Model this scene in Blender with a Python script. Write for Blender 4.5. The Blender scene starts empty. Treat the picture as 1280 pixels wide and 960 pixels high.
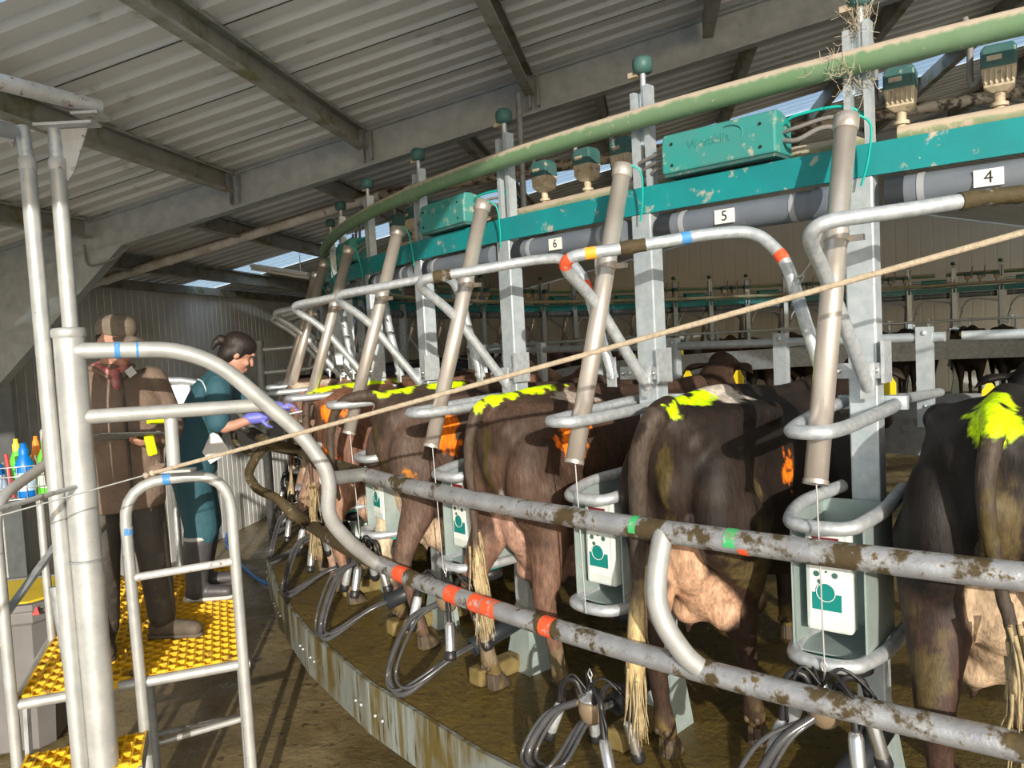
import bpy, bmesh, math, random
import numpy as np
from mathutils import Vector, Matrix, Euler
PI = math.pi
S = 0.9                                   # metres per layout unit
CX, CY = 7.4725, 10.5881                  # ring centre seen from the standpoint, layout units
PH = -2.255927; D6 = 2*PI/60              # bearing of stall post 0 and stall pitch
R0 = 9.55*S                               # radius of the stall posts
ZD = 0.72                                 # platform surface above the floor
rnd = random.Random(7)
scene = bpy.context.scene
COL = scene.collection

def W(x, y, z): return Vector((S*(x-CX), S*(y-CY), S*(z+2.75)))
def ang(k): return PH - k*D6
def RK(R, k, z):                          # ring radius, stall number, height -> world
    a = ang(k); return Vector((S*R*math.cos(a), S*R*math.sin(a), S*(z+2.75)))
def LP(R, dk, z):                         # the same, inside the frame of one stall
    return Vector((-R*S*math.sin(dk*D6), -(R*S*math.cos(dk*D6)-R0), (z+2.75)*S-ZD))
def stall_matrix(k):
    a = ang(k)
    return Matrix.Translation((R0*math.cos(a), R0*math.sin(a), ZD)) @ Matrix.Rotation(a+PI/2, 4, 'Z')

# ------------------------------------------------------------------ materials
class G:
    def __init__(s, name):
        s.m = bpy.data.materials.new(name); s.m.use_nodes = True
        s.t = s.m.node_tree; s.t.nodes.clear()
        s.out = s.n('ShaderNodeOutputMaterial'); s.b = s.n('ShaderNodeBsdfPrincipled')
        s.l(s.b.outputs[0], s.out.inputs[0])
        s.geo = s.n('ShaderNodeNewGeometry')
    def n(s, t, **k):
        x = s.t.nodes.new(t)
        for a, b in k.items(): setattr(x, a, b)
        return x
    def l(s, a, b): s.t.links.new(a, b)
    def noise(s, scale, detail=4, rough=.6, vec=None, stretch=None, dist=0):
        x = s.n('ShaderNodeTexNoise'); x.inputs['Scale'].default_value = scale
        x.inputs['Detail'].default_value = detail; x.inputs['Roughness'].default_value = rough
        x.inputs['Distortion'].default_value = dist
        v = vec or s.geo.outputs['Position']
        if stretch:
            mp = s.n('ShaderNodeVectorMath', operation='MULTIPLY'); s.l(v, mp.inputs[0]); mp.inputs[1].default_value = stretch; v = mp.outputs[0]
        s.l(v, x.inputs['Vector']); return x.outputs['Fac']
    def ramp(s, fac, a, b):
        r = s.n('ShaderNodeMapRange'); s.l(fac, r.inputs[0]); r.inputs[1].default_value = a; r.inputs[2].default_value = b
        return r.outputs[0]
    def mix(s, f, a, b):
        m = s.n('ShaderNodeMix', data_type='RGBA')
        for i, v in ((0, f), (6, a), (7, b)):
            if hasattr(v, 'links'): s.l(v, m.inputs[i])
            elif i == 0: m.inputs[0].default_value = v
            else: m.inputs[i].default_value = (*v, 1)
        return m.outputs[2]
    def mul(s, a, b, op='MULTIPLY'):
        m = s.n('ShaderNodeMath', operation=op)
        for i, v in ((0, a), (1, b)):
            if hasattr(v, 'links'): s.l(v, m.inputs[i])
            else: m.inputs[i].default_value = v
        return m.outputs[0]
    def set(s, i, v):
        if hasattr(v, 'links'): s.l(v, s.b.inputs[i])
        elif isinstance(v, tuple): s.b.inputs[i].default_value = (*v, 1)
        else: s.b.inputs[i].default_value = v
    def bump(s, h, strength, dist=.01):
        b = s.n('ShaderNodeBump'); b.inputs['Strength'].default_value = strength; b.inputs['Distance'].default_value = dist
        s.l(h, b.inputs['Height']); s.l(b.outputs[0], s.b.inputs['Normal'])

def mat(name, col, rough=.5, metal=0., var=None, dirt=(), top=None, bump=None, emit=None):
    g = G(name); c = col; f = None
    if var: c = g.mix(g.ramp(g.noise(var[0]), .35, .65), col, var[1])
    r = rough; mt = metal
    for (sc, lo, hi, dc) in dirt:
        k = g.ramp(g.noise(sc, 6, .65), lo, hi)
        c = g.mix(k, c, dc)
        rr = g.n('ShaderNodeMix'); g.l(k, rr.inputs[0])
        if hasattr(r, 'links'): g.l(r, rr.inputs[2])
        else: rr.inputs[2].default_value = r
        rr.inputs[3].default_value = .75; r = rr.outputs[0]
        if metal: 
            q = g.mul(1., k, 'SUBTRACT'); mt = g.mul(q, mt)
    if top:
        sp = g.n('ShaderNodeSeparateXYZ'); g.l(g.geo.outputs['Normal'], sp.inputs[0])
        a = g.mul(sp.outputs[2], g.mul(g.noise(top[2], 5), .9), 'ADD')
        k = g.ramp(a, top[0], top[0]+.35); c = g.mix(k, c, top[1])
    g.set('Base Color', c); g.set('Roughness', r); g.set('Metallic', mt)
    if bump: g.bump(g.noise(bump[0], 5, .6, stretch=bump[3] if len(bump) > 3 else None), bump[1], bump[2] if len(bump) > 2 else .01)
    if emit: g.set('Emission Color', emit[0]); g.set('Emission Strength', emit[1])
    return g.m

DUNG = (.060, .043, .017); DUST = (.52, .43, .33)
M = {}
M['galv'] = mat('galvanised steel', (.62, .65, .68), .46, .55, (38, (.44, .48, .52)), bump=(60, .05))
M['galv_post'] = mat('galvanised post', (.60, .66, .70), .45, .5, (22, (.47, .54, .59)), dirt=((9, .66, .74, (.30, .27, .20)),), bump=(50, .05))
M['galv_old'] = mat('weathered galvanised steel', (.36, .38, .40), .6, .35, (14, (.26, .28, .29)), dirt=((7, .6, .72, (.20, .19, .15)),), bump=(30, .08))
M['rail'] = mat('dung splashed rail', (.50, .52, .55), .42, .6, (12, (.38, .39, .42)), dirt=((5.5, .49, .56, DUNG), (23, .585, .65, (.10, .07, .025)), (70, .64, .70, (.12, .09, .04))), bump=(24, .35, .012))
M['rail_thick'] = mat('dung caked rail', (.42, .42, .42), .5, .4, dirt=((6, .34, .41, DUNG), (23, .56, .64, (.10, .07, .022))), bump=(26, .6, .014))
M['gate'] = mat('pale worn pipe', (.52, .525, .51), .42, .4, (9, (.40, .41, .41)), dirt=((16, .64, .70, (.42, .36, .28)), (40, .68, .72, (.25, .14, .08))), bump=(50, .05))
M['gate_rust'] = mat('rusty bracket steel', (.55, .56, .56), .55, .3, (12, (.45, .45, .45)), dirt=((22, .57, .66, (.20, .105, .07)), (60, .62, .68, (.62, .60, .55))), bump=(60, .15))
M['steel'] = mat('dusty stainless tube', (.66, .60, .54), .34, .62, (7, (.56, .50, .45)), dirt=((20, .66, .72, (.42, .34, .26)),))
M['steel_new'] = mat('stainless steel', (.72, .72, .72), .25, .9)
M['teal'] = mat('teal enamel', (.006, .255, .27), .42, 0, (5, (.01, .21, .23)), dirt=((13, .60, .70, DUST), (60, .68, .74, DUST)))
M['teal_box'] = mat('dusty teal plastic', (.03, .27, .25), .5, 0, (4, (.06, .24, .22)), dirt=((16, .57, .72, DUST),))
M['teal_dark'] = mat('dark teal plastic', (.03, .115, .105), .5, 0, (20, (.06, .13, .12)), dirt=((18, .64, .74, DUST),))
M['teal_bright'] = mat('turquoise rubber', (.0, .42, .36), .5)
M['cream'] = mat('cream plastic', (.56, .47, .34), .55, 0, (20, (.40, .32, .22)), dirt=((30, .58, .66, (.25, .19, .12)),))
M['green_pipe'] = mat('green painted pipe', (.135, .25, .125), .55, 0, (5, (.17, .27, .16)), dirt=((26, .64, .70, DUST),), top=(.62, DUST, 26), bump=(60, .15))
M['milk_pipe'] = mat('dusty pale green pipe', (.20, .28, .15), .6, 0, (5, (.36, .36, .24)), dirt=((17, .54, .64, DUST),), top=(.45, DUST, 22), bump=(50, .2))
M['white_pipe'] = mat('dusty white pipe', (.76, .74, .70), .5, 0, (6, (.50, .46, .40)), dirt=((12, .60, .70, (.22, .16, .11)),), top=(.7, (.35, .27, .2), 22))
M['dirty_pipe'] = mat('blackened pale pipe', (.40, .36, .30), .6, 0, (6, (.30, .26, .21)), dirt=((14, .48, .58, (.06, .05, .04)),))
M['pvc'] = mat('grey pvc pipe', (.125, .15, .19), .42, 0, (6, (.16, .18, .21)), dirt=((20, .66, .74, (.34, .30, .25)),))
M['pvc_light'] = mat('pale grey clip', (.32, .34, .37), .5)
M['black_pvc'] = mat('black pvc sleeve', (.022, .026, .032), .4)
M['rubber'] = mat('black rubber', (.018, .018, .02), .42, 0, dirt=((26, .62, .72, (.10, .08, .04)),))
M['hose'] = mat('clear grey milk hose', (.075, .076, .08), .18, 0, (14, (.05, .05, .055)), dirt=((24, .66, .72, (.2, .15, .06)),))
M['bowl'] = mat('smoked claw bowl', (.23, .17, .11), .25, .1)
M['control'] = mat('zinc control housing', (.42, .50, .49), .45, .4, (12, (.34, .42, .41)), dirt=((20, .62, .72, (.22, .2, .13)),))
M['panel'] = mat('pale panel face', (.66, .72, .70), .45, 0, (9, (.58, .64, .60)), dirt=((30, .62, .72, (.36, .31, .18)),))
M['panel_white'] = mat('white panel sticker', (.78, .80, .76), .5)
M['dial'] = mat('teal keypad print', (.0, .20, .18), .5)
M['display'] = mat('dark red display', (.17, .012, .02), .25)
M['ink'] = mat('black print', (.012, .012, .014), .6)
M['plate'] = mat('white number plate', (.80, .80, .76), .5, dirt=((40, .68, .76, (.5, .45, .35)),))
M['rope'] = mat('tan rope', (.50, .42, .31), .85, 0, (60, (.38, .31, .22)), bump=(90, .5))
M['yellow_grate'] = mat('yellow moulded grating', (.80, .47, .008), .5, 0, (5, (.72, .40, .006)), dirt=((9, .56, .66, (.17, .10, .02)), (45, .67, .72, (.2, .11, .02))))
M['bin'] = mat('grey bin plastic', (.17, .165, .165), .6, 0, (5, (.14, .135, .135)))
M['bin_yellow'] = mat('yellow bin lid', (.75, .55, .03), .5)
M['red'] = mat('red plastic', (.62, .05, .05), .45)
M['orange_pl'] = mat('orange plastic', (.9, .27, .03), .45)
M['yellow_pl'] = mat('yellow plastic', (.9, .65, .06), .45)
M['blue_pl'] = mat('blue plastic', (.0, .17, .62), .4)
M['blue_light'] = mat('pale blue label', (.42, .58, .74), .5)
M['green_pl'] = mat('lime plastic', (.13, .62, .05), .4)
M['pale_label'] = mat('pale green label', (.62, .78, .60), .5)
M['tag_yellow'] = mat('yellow ear tag', (.88, .68, .02), .45)
M['tag_blue'] = mat('blue ear tag', (.05, .38, .55), .45)
M['neon_pl'] = mat('fluorescent yellow plastic', (.78, .85, .01), .45)
M['paper'] = mat('white paper', (.82, .83, .84), .7)
M['wood'] = mat('lime washed nib', (.22, .165, .06), .8, 0, (12, (.15, .11, .035)), dirt=((14, .55, .65, DUNG),), bump=(40, .3))
M['purlin'] = mat('mossy galvanised purlin', (.37, .365, .33), .6, .15, (5, (.29, .285, .25)), dirt=((4.5, .50, .66, (.17, .16, .065)),), bump=(30, .08))
M['rafter'] = mat('galvanised rafter', (.42, .455, .47), .55, .25, (10, (.32, .35, .37)), dirt=((50, .66, .72, (.45, .47, .48)),), bump=(30, .05))
M['roof'] = mat('roof sheet underside', (.70, .70, .675), .62, .1, (1.2, (.60, .60, .575)), dirt=((3.2, .62, .78, (.27, .25, .16)),))
M['lap'] = mat('dark lap joint', (.05, .05, .045), .8)
M['wall'] = mat('white wall sheeting', (.80, .81, .80), .42, .05, (1.1, (.55, .55, .52)), dirt=((2.2, .62, .78, (.40, .39, .34)),))
M['wall_far'] = mat('off white insulated panel', (.80, .80, .76), .5, 0, (.9, (.74, .74, .70)))
M['floor'] = None
M['concrete'] = mat('yard concrete', (.62, .61, .58), .8, 0, (2, (.54, .53, .50)), bump=(30, .3))

def floor_mat(name, cols, rlo, rhi, sc, bumpk):
    g = G(name)
    n1 = g.noise(sc, 7, .62); n2 = g.noise(sc*4.3, 6, .6); n3 = g.noise(sc*.45, 3)
    c = g.mix(g.ramp(n1, .38, .60), cols[0], cols[1])
    c = g.mix(g.ramp(n2, .56, .66), c, cols[2])
    c = g.mix(g.ramp(n3, .45, .62), c, cols[3])
    g.set('Base Color', c)
    r = g.n('ShaderNodeMapRange'); g.l(n1, r.inputs[0]); r.inputs[1].default_value = .4; r.inputs[2].default_value = .62
    r.inputs[3].default_value = rlo; r.inputs[4].default_value = rhi
    g.set('Roughness', r.outputs[0]); g.bump(g.mul(g.noise(sc*7, 6, .65), g.mul(n1, 1.5), 'ADD'), bumpk, .02)
    return g.m
M['floor'] = floor_mat('wet dungy concrete floor', [(.19, .145, .068), (.27, .215, .115), (.055, .040, .017), (.14, .108, .05)], .22, .6, 2.6, .45)
M['deck'] = floor_mat('wet dungy platform deck', [(.105, .074, .018), (.165, .115, .026), (.038, .026, .008), (.12, .086, .026)], .16, .5, 4.5, .7)

def fascia_mat():
    g = G('dung streaked fascia steel')
    n1 = g.noise(9, 6, .6, stretch=(1, 1, .12)); n2 = g.noise(34, 5, .6, stretch=(1, 1, .1)); n3 = g.noise(2.2, 4)
    c = g.mix(g.ramp(n1, .42, .58), (.30, .34, .33), (.15, .115, .035))
    c = g.mix(g.ramp(n2, .56, .64), c, (.09, .065, .02))
    c = g.mix(g.ramp(n3, .5, .62), c, (.24, .27, .25))
    g.set('Base Color', c); g.set('Roughness', .45); g.set('Metallic', .25); g.bump(n2, .3)
    return g.m
M['fascia'] = fascia_mat()

def coat_mat():
    g = G('cow coat'); at = g.n('ShaderNodeAttribute'); at.attribute_name = 'Coat'
    tc = g.n('ShaderNodeTexCoord')
    h1 = g.noise(55, 4, .6, vec=tc.outputs['Object'], stretch=(1, 1, .28)); h2 = g.noise(190, 3, .6, vec=tc.outputs['Object'], stretch=(1, 1, .22))
    h = g.mul(g.mul(h1, .6), g.mul(h2, .4), 'ADD')
    v = g.n('ShaderNodeMapRange'); g.l(h, v.inputs[0]); v.inputs[1].default_value = .36; v.inputs[2].default_value = .64; v.inputs[3].default_value = .55; v.inputs[4].default_value = 1.4
    vm = g.n('ShaderNodeVectorMath', operation='SCALE'); g.l(at.outputs['Color'], vm.inputs[0]); g.l(v.outputs[0], vm.inputs['Scale'])
    g.set('Base Color', vm.outputs[0]); g.set('Roughness', .6); g.b.inputs['Specular IOR Level'].default_value = .3; g.bump(h, .34, .010)
    return g.m
M['coat'] = coat_mat()
def attr_mat(name, attr, rough, scale=30, amt=.15):
    g = G(name); at = g.n('ShaderNodeAttribute'); at.attribute_name = attr
    h = g.noise(scale, 4)
    v = g.n('ShaderNodeMapRange'); g.l(h, v.inputs[0]); v.inputs[1].default_value = .3; v.inputs[2].default_value = .7; v.inputs[3].default_value = 1-amt; v.inputs[4].default_value = 1+amt
    vm = g.n('ShaderNodeVectorMath', operation='SCALE'); g.l(at.outputs['Color'], vm.inputs[0]); g.l(v.outputs[0], vm.inputs['Scale'])
    g.set('Base Color', vm.outputs[0]); g.set('Roughness', rough); g.bump(h, .12, .01)
    return g.m
M['skin'] = attr_mat('skin', 'Coat', .5, 40, .06)
M['cloth_brown'] = mat('worn brown oilskin', (.23, .165, .125), .8, 0, (6, (.175, .122, .092)), dirt=((14, .62, .72, (.27, .23, .17)), (50, .70, .74, (.4, .38, .2))), bump=(22, .45, .02))
M['cloth_black'] = mat('dark waterproof trousers', (.045, .04, .036), .6, 0, (8, (.065, .055, .045)), dirt=((10, .58, .70, (.12, .10, .075)),), bump=(14, .5, .02))
M['cloth_teal'] = mat('teal overalls', (.022, .085, .115), .75, 0, (7, (.03, .105, .138)), bump=(13, .55, .025))
M['piping'] = mat('pale piping', (.45, .55, .55), .7)
M['boot'] = mat('grey rubber boot', (.055, .055, .06), .45, 0, (9, (.075, .072, .075)))
M['boot_brown'] = mat('muddy work boot', (.12, .10, .075), .8, 0, (18, (.085, .068, .05)))
M['sole'] = mat('pale boot trim', (.55, .55, .52), .6)
M['cap'] = mat('faded brown cap', (.205, .165, .125), .85, 0, (30, (.16, .125, .095)), bump=(60, .3))
M['scarf'] = mat('red patterned scarf', (.42, .09, .09), .85, 0, (26, (.55, .26, .24)))
M['hair'] = mat('dark brown hair', (.018, .012, .01), .55, 0, bump=(60, .5, .01, (1, 1, .2)))
M['brush_hair'] = mat('dirty cream tail hair', (.40, .32, .19), .7, 0, (20, (.24, .18, .09)), dirt=((10, .56, .68, (.10, .07, .03)),))
M['hoof'] = mat('dirty hoof horn', (.085, .062, .042), .6, 0, (20, (.05, .036, .025)), dirt=((16, .52, .62, (.13, .095, .035)),))
M['glove'] = mat('violet blue glove', (.16, .17, .62), .45)
M['wire'] = mat('zinc wire', (.6, .6, .6), .4, .6)
M['cable'] = mat('grey cable', (.20, .19, .18), .6)
M['chalk_orange'] = mat('orange red marking paint', (.85, .10, .03), .6, 0, dirt=((24, .58, .63, (.36, .36, .37)), (8, .6, .68, (.2, .18, .14))))
M['chalk_blue'] = mat('blue marking paint', (.06, .25, .55), .6, 0, dirt=((24, .58, .63, (.36, .36, .37)), (8, .6, .68, (.2, .18, .14))))
M['chalk_green'] = mat('green marking paint', (.05, .42, .14), .6, 0, dirt=((24, .58, .63, (.36, .36, .37)), (8, .6, .68, (.2, .18, .14))))
M['chalk_amber'] = mat('amber marking paint', (.85, .38, .03), .6, 0, dirt=((24, .58, .63, (.36, .36, .37)), (8, .6, .68, (.2, .18, .14))))
M['web'] = mat('dusty cobweb', (.50, .43, .33), .9)
M['lamp_white'] = mat('white lamp housing', (.7, .7, .66), .5)

def skylight_mat():
    g = G('translucent skylight sheet')
    tr = g.n('ShaderNodeBsdfTranslucent'); tr.inputs[0].default_value = (.60, .74, .86, 1)
    df = g.n('ShaderNodeBsdfTransparent'); df.inputs[0].default_value = (.80, .88, .93, 1)
    tr.inputs[0].default_value = (.86, .92, .95, 1)
    mx = g.n('ShaderNodeMixShader'); mx.inputs[0].default_value = .5
    g.l(tr.outputs[0], mx.inputs[1]); g.l(df.outputs[0], mx.inputs[2]); g.l(mx.outputs[0], g.out.inputs[0])
    g.t.nodes.remove(g.b)
    return g.m
M['skylight'] = skylight_mat()
def plastic_bag():
    g = G('clear plastic bag'); g.set('Base Color', (.85, .85, .85)); g.set('Roughness', .2); g.set('Alpha', .45); return g.m
M['bag'] = plastic_bag()

# ------------------------------------------------------------------ mesh tools
def frame_path(P, up=None):
    P = [Vector(p) for p in P]; n = len(P); T = []
    for i in range(n):
        a = P[max(i-1, 0)]; b = P[min(i+1, n-1)]; T.append((b-a).normalized())
    t = T[0]; r = Vector((0, 0, 1)) if abs(t.z) < .9 else Vector((0, 1, 0))
    if up: r = Vector(up)
    u = t.cross(r).normalized(); out = []
    for i in range(n):
        t = T[i]; u = (u - t*u.dot(t)).normalized(); out.append((P[i], u, t.cross(u).normalized(), t))
    return out

def bend(pts, rad=.1, n=6):
    pts = [Vector(p) for p in pts]; out = [pts[0]]
    for i in range(1, len(pts)-1):
        a, b, c = pts[i-1], pts[i], pts[i+1]
        d1 = (a-b); d2 = (c-b); r = min(rad, d1.length*.48, d2.length*.48)
        p = b+d1.normalized()*r; q = b+d2.normalized()*r
        for j in range(n+1):
            s = j/n; out.append(p*(1-s)**2 + b*2*s*(1-s) + q*s*s)
    out.append(pts[-1]); return out

def spline(pts, n=6):
    pts = [Vector(p) for p in pts]; out = []
    Q = [pts[0]*2-pts[1]] + pts + [pts[-1]*2-pts[-2]]
    for i in range(1, len(Q)-2):
        a, b, c, d = Q[i-1], Q[i], Q[i+1], Q[i+2]
        for j in range(n):
            t = j/n
            out.append(.5*((2*b)+(-a+c)*t+(2*a-5*b+4*c-d)*t*t+(-a+3*b-3*c+d)*t**3))
    out.append(pts[-1]); return out

class MB:
    def __init__(s): s.v = []; s.f = []; s.mi = []; s.sm = []
    def add(s, v, f, mi=0, sm=False):
        o = len(s.v); s.v += [tuple(p) for p in v]; s.f += [tuple(i+o for i in q) for q in f]
        s.mi += [mi]*len(f); s.sm += [sm]*len(f); return s
    def box(s, c, d, rot=None, mi=0):
        c = Vector(c); v = []
        for x in (-.5, .5):
            for y in (-.5, .5):
                for z in (-.5, .5):
                    p = Vector((x*d[0], y*d[1], z*d[2]))
                    if rot is not None: p = rot @ p
                    v.append(c+p)
        return s.add(v, [(0,1,3,2),(4,6,7,5),(0,4,5,1),(2,3,7,6),(0,2,6,4),(1,5,7,3)], mi)
    def bar(s, a, b, w, h, up=(0,0,1), mi=0):           # a rectangular bar from a to b
        a = Vector(a); b = Vector(b); t = (b-a).normalized(); u = t.cross(Vector(up)).normalized(); n = u.cross(t)
        rot = Matrix((u, t, n)).transposed(); return s.box((a+b)/2, (w, (b-a).length, h), rot, mi)
    def tube(s, pts, r, n=10, cap=True, mi=0, closed=False, flat=1.):
        F = frame_path(pts); m = len(F); v = []; f = []
        for i, (p, u, w, t) in enumerate(F):
            rr = r[i] if isinstance(r, (list, tuple)) else r
            for j in range(n):
                a = 2*PI*j/n; v.append(p+u*(math.cos(a)*rr)+w*(math.sin(a)*rr*flat))
        for i in range(m if closed else m-1):
            i2 = (i+1) % m
            for j in range(n): f.append((i*n+j, i*n+(j+1) % n, i2*n+(j+1) % n, i2*n+j))
        s.add(v, f, mi, True)
        if cap and not closed:
            s.add(v[:n], [tuple(range(n))[::-1]], mi); s.add(v[-n:], [tuple(range(n))], mi)
        return s
    def pipe(s, pts, r, wall=.004, n=16, mi=0):          # open ended, with the bore showing
        F = frame_path(pts); v = []; f = []; m = len(F)
        for rr, rev in ((r, 0), (r-wall, 1)):
            for (p, u, w, t) in F:
                for j in range(n):
                    a = 2*PI*j/n; v.append(p+u*(math.cos(a)*rr)+w*(math.sin(a)*rr))
        for i in range(m-1):
            for j in range(n):
                a, b, c, d = i*n+j, i*n+(j+1) % n, (i+1)*n+(j+1) % n, (i+1)*n+j
                f.append((a, b, c, d)); o = m*n; f.append((o+a, o+d, o+c, o+b))
        for j in range(n):
            f.append((j, m*n+j, m*n+(j+1) % n, (j+1) % n))
            e = (m-1)*n; f.append((e+j, e+(j+1) % n, m*n+e+(j+1) % n, m*n+e+j))
        return s.add(v, f, mi, True)
    def lathe(s, prof, c=(0,0,0), axis=(0,0,1), n=20, mi=0):
        c = Vector(c); ax = Vector(axis).normalized(); u = ax.orthogonal().normalized(); w = ax.cross(u); v = []; f = []
        for (r, z) in prof:
            for j in range(n):
                a = 2*PI*j/n; v.append(c+ax*z+u*(r*math.cos(a))+w*(r*math.sin(a)))
        m = len(prof)
        for i in range(m-1):
            for j in range(n): f.append((i*n+j, i*n+(j+1) % n, (i+1)*n+(j+1) % n, (i+1)*n+j))
        s.add(v, f, mi, True)
        s.add(v[:n], [tuple(range(n))[::-1]], mi); return s.add(v[-n:], [tuple(range(n))], mi)
    def ell(s, c, r, n=14, m=9, rot=None, mi=0):
        c = Vector(c); v = []; f = []
        for i in range(1, m):
            a = PI*i/m
            for j in range(n):
                b = 2*PI*j/n; p = Vector((r[0]*math.sin(a)*math.cos(b), r[1]*math.sin(a)*math.sin(b), r[2]*math.cos(a)))
                if rot is not None: p = rot @ p
                v.append(c+p)
        for q in (1, -1):
            p = Vector((0, 0, q*r[2]));  p = rot @ p if rot is not None else p; v.append(c+p)
        for i in range(m-2):
            for j in range(n): f.append((i*n+j, (i+1)*n+j, (i+1)*n+(j+1) % n, i*n+(j+1) % n))
        t = (m-1)*n
        for j in range(n):
            f.append((t, j, (j+1) % n)); f.append((t+1, (m-2)*n+(j+1) % n, (m-2)*n+j))
        return s.add(v, f, mi, True)
    def prism(s, poly, a, b, mi=0):                     # polygon (list of Vectors) swept along a->b offset
        d = Vector(b)-Vector(a); n = len(poly); v = [Vector(p)+Vector(a) for p in poly]+[Vector(p)+Vector(b) for p in poly]
        f = [tuple(range(n))[::-1], tuple(range(n, 2*n))]+[(i, (i+1) % n, n+(i+1) % n, n+i) for i in range(n)]
        return s.add(v, f, mi)
    def chain(s, pts, rad, n=12, flat=1., mi=0, sub=4):  # limb: round ends, smooth taper
        if sub and len(pts) > 2:
            P = spline(pts, sub); rr = []
            for i in range(len(pts)-1):
                for j in range(sub): rr.append(rad[i]+(rad[i+1]-rad[i])*j/sub)
            rr.append(rad[-1])
        else: P = [Vector(p) for p in pts]; rr = list(rad)
        t0 = (P[0]-P[1]).normalized(); t1 = (P[-1]-P[-2]).normalized()
        A = [P[0]+t0*rr[0]*.95, P[0]+t0*rr[0]*.6]; B = [P[-1]+t1*rr[-1]*.6, P[-1]+t1*rr[-1]*.95]
        return s.tube(A+P+B, [rr[0]*.3, rr[0]*.8]+rr+[rr[-1]*.8, rr[-1]*.3], n, True, mi, flat=flat)
    def mesh(s, name, mats, off=(0,0,0)):
        me = bpy.data.meshes.new(name); o = Vector(off)
        me.from_pydata([Vector(p)-o for p in s.v], [], s.f)
        for m in (mats if isinstance(mats, (list, tuple)) else [mats]): me.materials.append(m)
        me.polygons.foreach_set('material_index', s.mi); me.polygons.foreach_set('use_smooth', s.sm)
        me.update(); return me

class Thing:
    """One thing: an Empty at its base (or a single mesh) that parents its parts."""
    def __init__(s, name, label, cat, base=(0,0,0), group=None, frame=None):
        s.o = bpy.data.objects.new(name, None); COL.objects.link(s.o); s.o.empty_display_size = .1
        s.base = Vector(base); s.frame = frame or Matrix.Identity(4)
        s.o.matrix_world = s.frame @ Matrix.Translation(s.base)
        tag(s.o, label, cat, group)
    def part(s, name, mb, m, parent=None, bevel=0, label=None):
        off = s.base
        me = mb if isinstance(mb, bpy.types.Mesh) else mb.mesh(name, m, off)
        o = bpy.data.objects.new(name, me); COL.objects.link(o); o.parent = parent or s.o
        if bevel: bev(o, bevel)
        if label: o['label'] = label
        return o
def bev(o, w):
    b = o.modifiers.new('Bevel', 'BEVEL'); b.width = w; b.segments = 2; b.limit_method = 'ANGLE'; b.angle_limit = math.radians(50)
def tag(o, label=None, cat=None, group=None, kind=None):
    if label: o['label'] = label
    if cat: o['category'] = cat
    if group: o['group'] = group
    if kind: o['kind'] = kind
    return o
def single(name, mb, m, label=None, cat=None, group=None, kind=None, base=(0,0,0), frame=None, bevel=0):
    o = bpy.data.objects.new(name, mb if isinstance(mb, bpy.types.Mesh) else mb.mesh(name, m, base)); COL.objects.link(o)
    o.matrix_world = (frame or Matrix.Identity(4)) @ Matrix.Translation(base)
    if bevel: bev(o, bevel)
    return tag(o, label, cat, group, kind)
def copy_tree(o, parent=None):
    c = o.copy(); COL.objects.link(c)
    if parent: c.parent = parent
    for ch in list(o.children): copy_tree(ch, c)
    return c
def dup(o, matrix, label, group=None):
    c = copy_tree(o); c.matrix_world = matrix
    c['label'] = label
    if group: c['group'] = group
    elif 'group' in c.keys(): del c['group']
    return c
def text_mesh(txt, size, m, mat4, extrude=.001):
    cu = bpy.data.curves.new('lettering', 'FONT'); cu.body = txt; cu.size = size; cu.extrude = extrude; cu.align_x = 'CENTER'; cu.align_y = 'CENTER'
    o = bpy.data.objects.new('lettering', cu); COL.objects.link(o)
    dg = bpy.context.evaluated_depsgraph_get(); me = bpy.data.meshes.new_from_object(o.evaluated_get(dg))
    bpy.data.objects.remove(o); me.transform(mat4); me.materials.clear(); me.materials.append(m); return me
def remesh(mb, voxel, smooth=4, name='body'):
    me = mb.mesh('tmp', M['coat']); o = bpy.data.objects.new('tmp', me); COL.objects.link(o)
    r = o.modifiers.new('r', 'REMESH'); r.mode = 'VOXEL'; r.voxel_size = voxel; r.use_smooth_shade = True
    if smooth:
        q = o.modifiers.new('s', 'SMOOTH'); q.factor = .5; q.iterations = smooth
    dg = bpy.context.evaluated_depsgraph_get(); dg.update()
    out = bpy.data.meshes.new_from_object(o.evaluated_get(dg)); out.name = name
    bpy.data.objects.remove(o); bpy.data.meshes.remove(me)
    return out
def verts_np(me):
    a = np.empty(len(me.vertices)*3, 'f'); me.vertices.foreach_get('co', a); return a.reshape(-1, 3)
def paint(me, rgb):
    at = me.color_attributes.new('Coat', 'FLOAT_COLOR', 'POINT')
    a = np.ones((len(rgb), 4), 'f'); a[:, :3] = rgb; at.data.foreach_set('color', a.ravel())
_rs = np.random.RandomState(3); _T = _rs.rand(32, 32, 32).astype('f')
def vnoise(P, sc, seed=0):
    Q = P*sc+seed*7.31; I = np.floor(Q).astype(int); F = Q-I; F = F*F*(3-2*F); r = 0
    for dx in (0, 1):
        for dy in (0, 1):
            for dz in (0, 1):
                w = (F[:,0] if dx else 1-F[:,0])*(F[:,1] if dy else 1-F[:,1])*(F[:,2] if dz else 1-F[:,2])
                r = r+w*_T[(I[:,0]+dx) % 32, (I[:,1]+dy) % 32, (I[:,2]+dz) % 32]
    return r
def fbm(P, sc, seed=0): return (vnoise(P, sc, seed)*.5+vnoise(P, sc*2.1, seed+1)*.3+vnoise(P, sc*4.3, seed+2)*.2)
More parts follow.
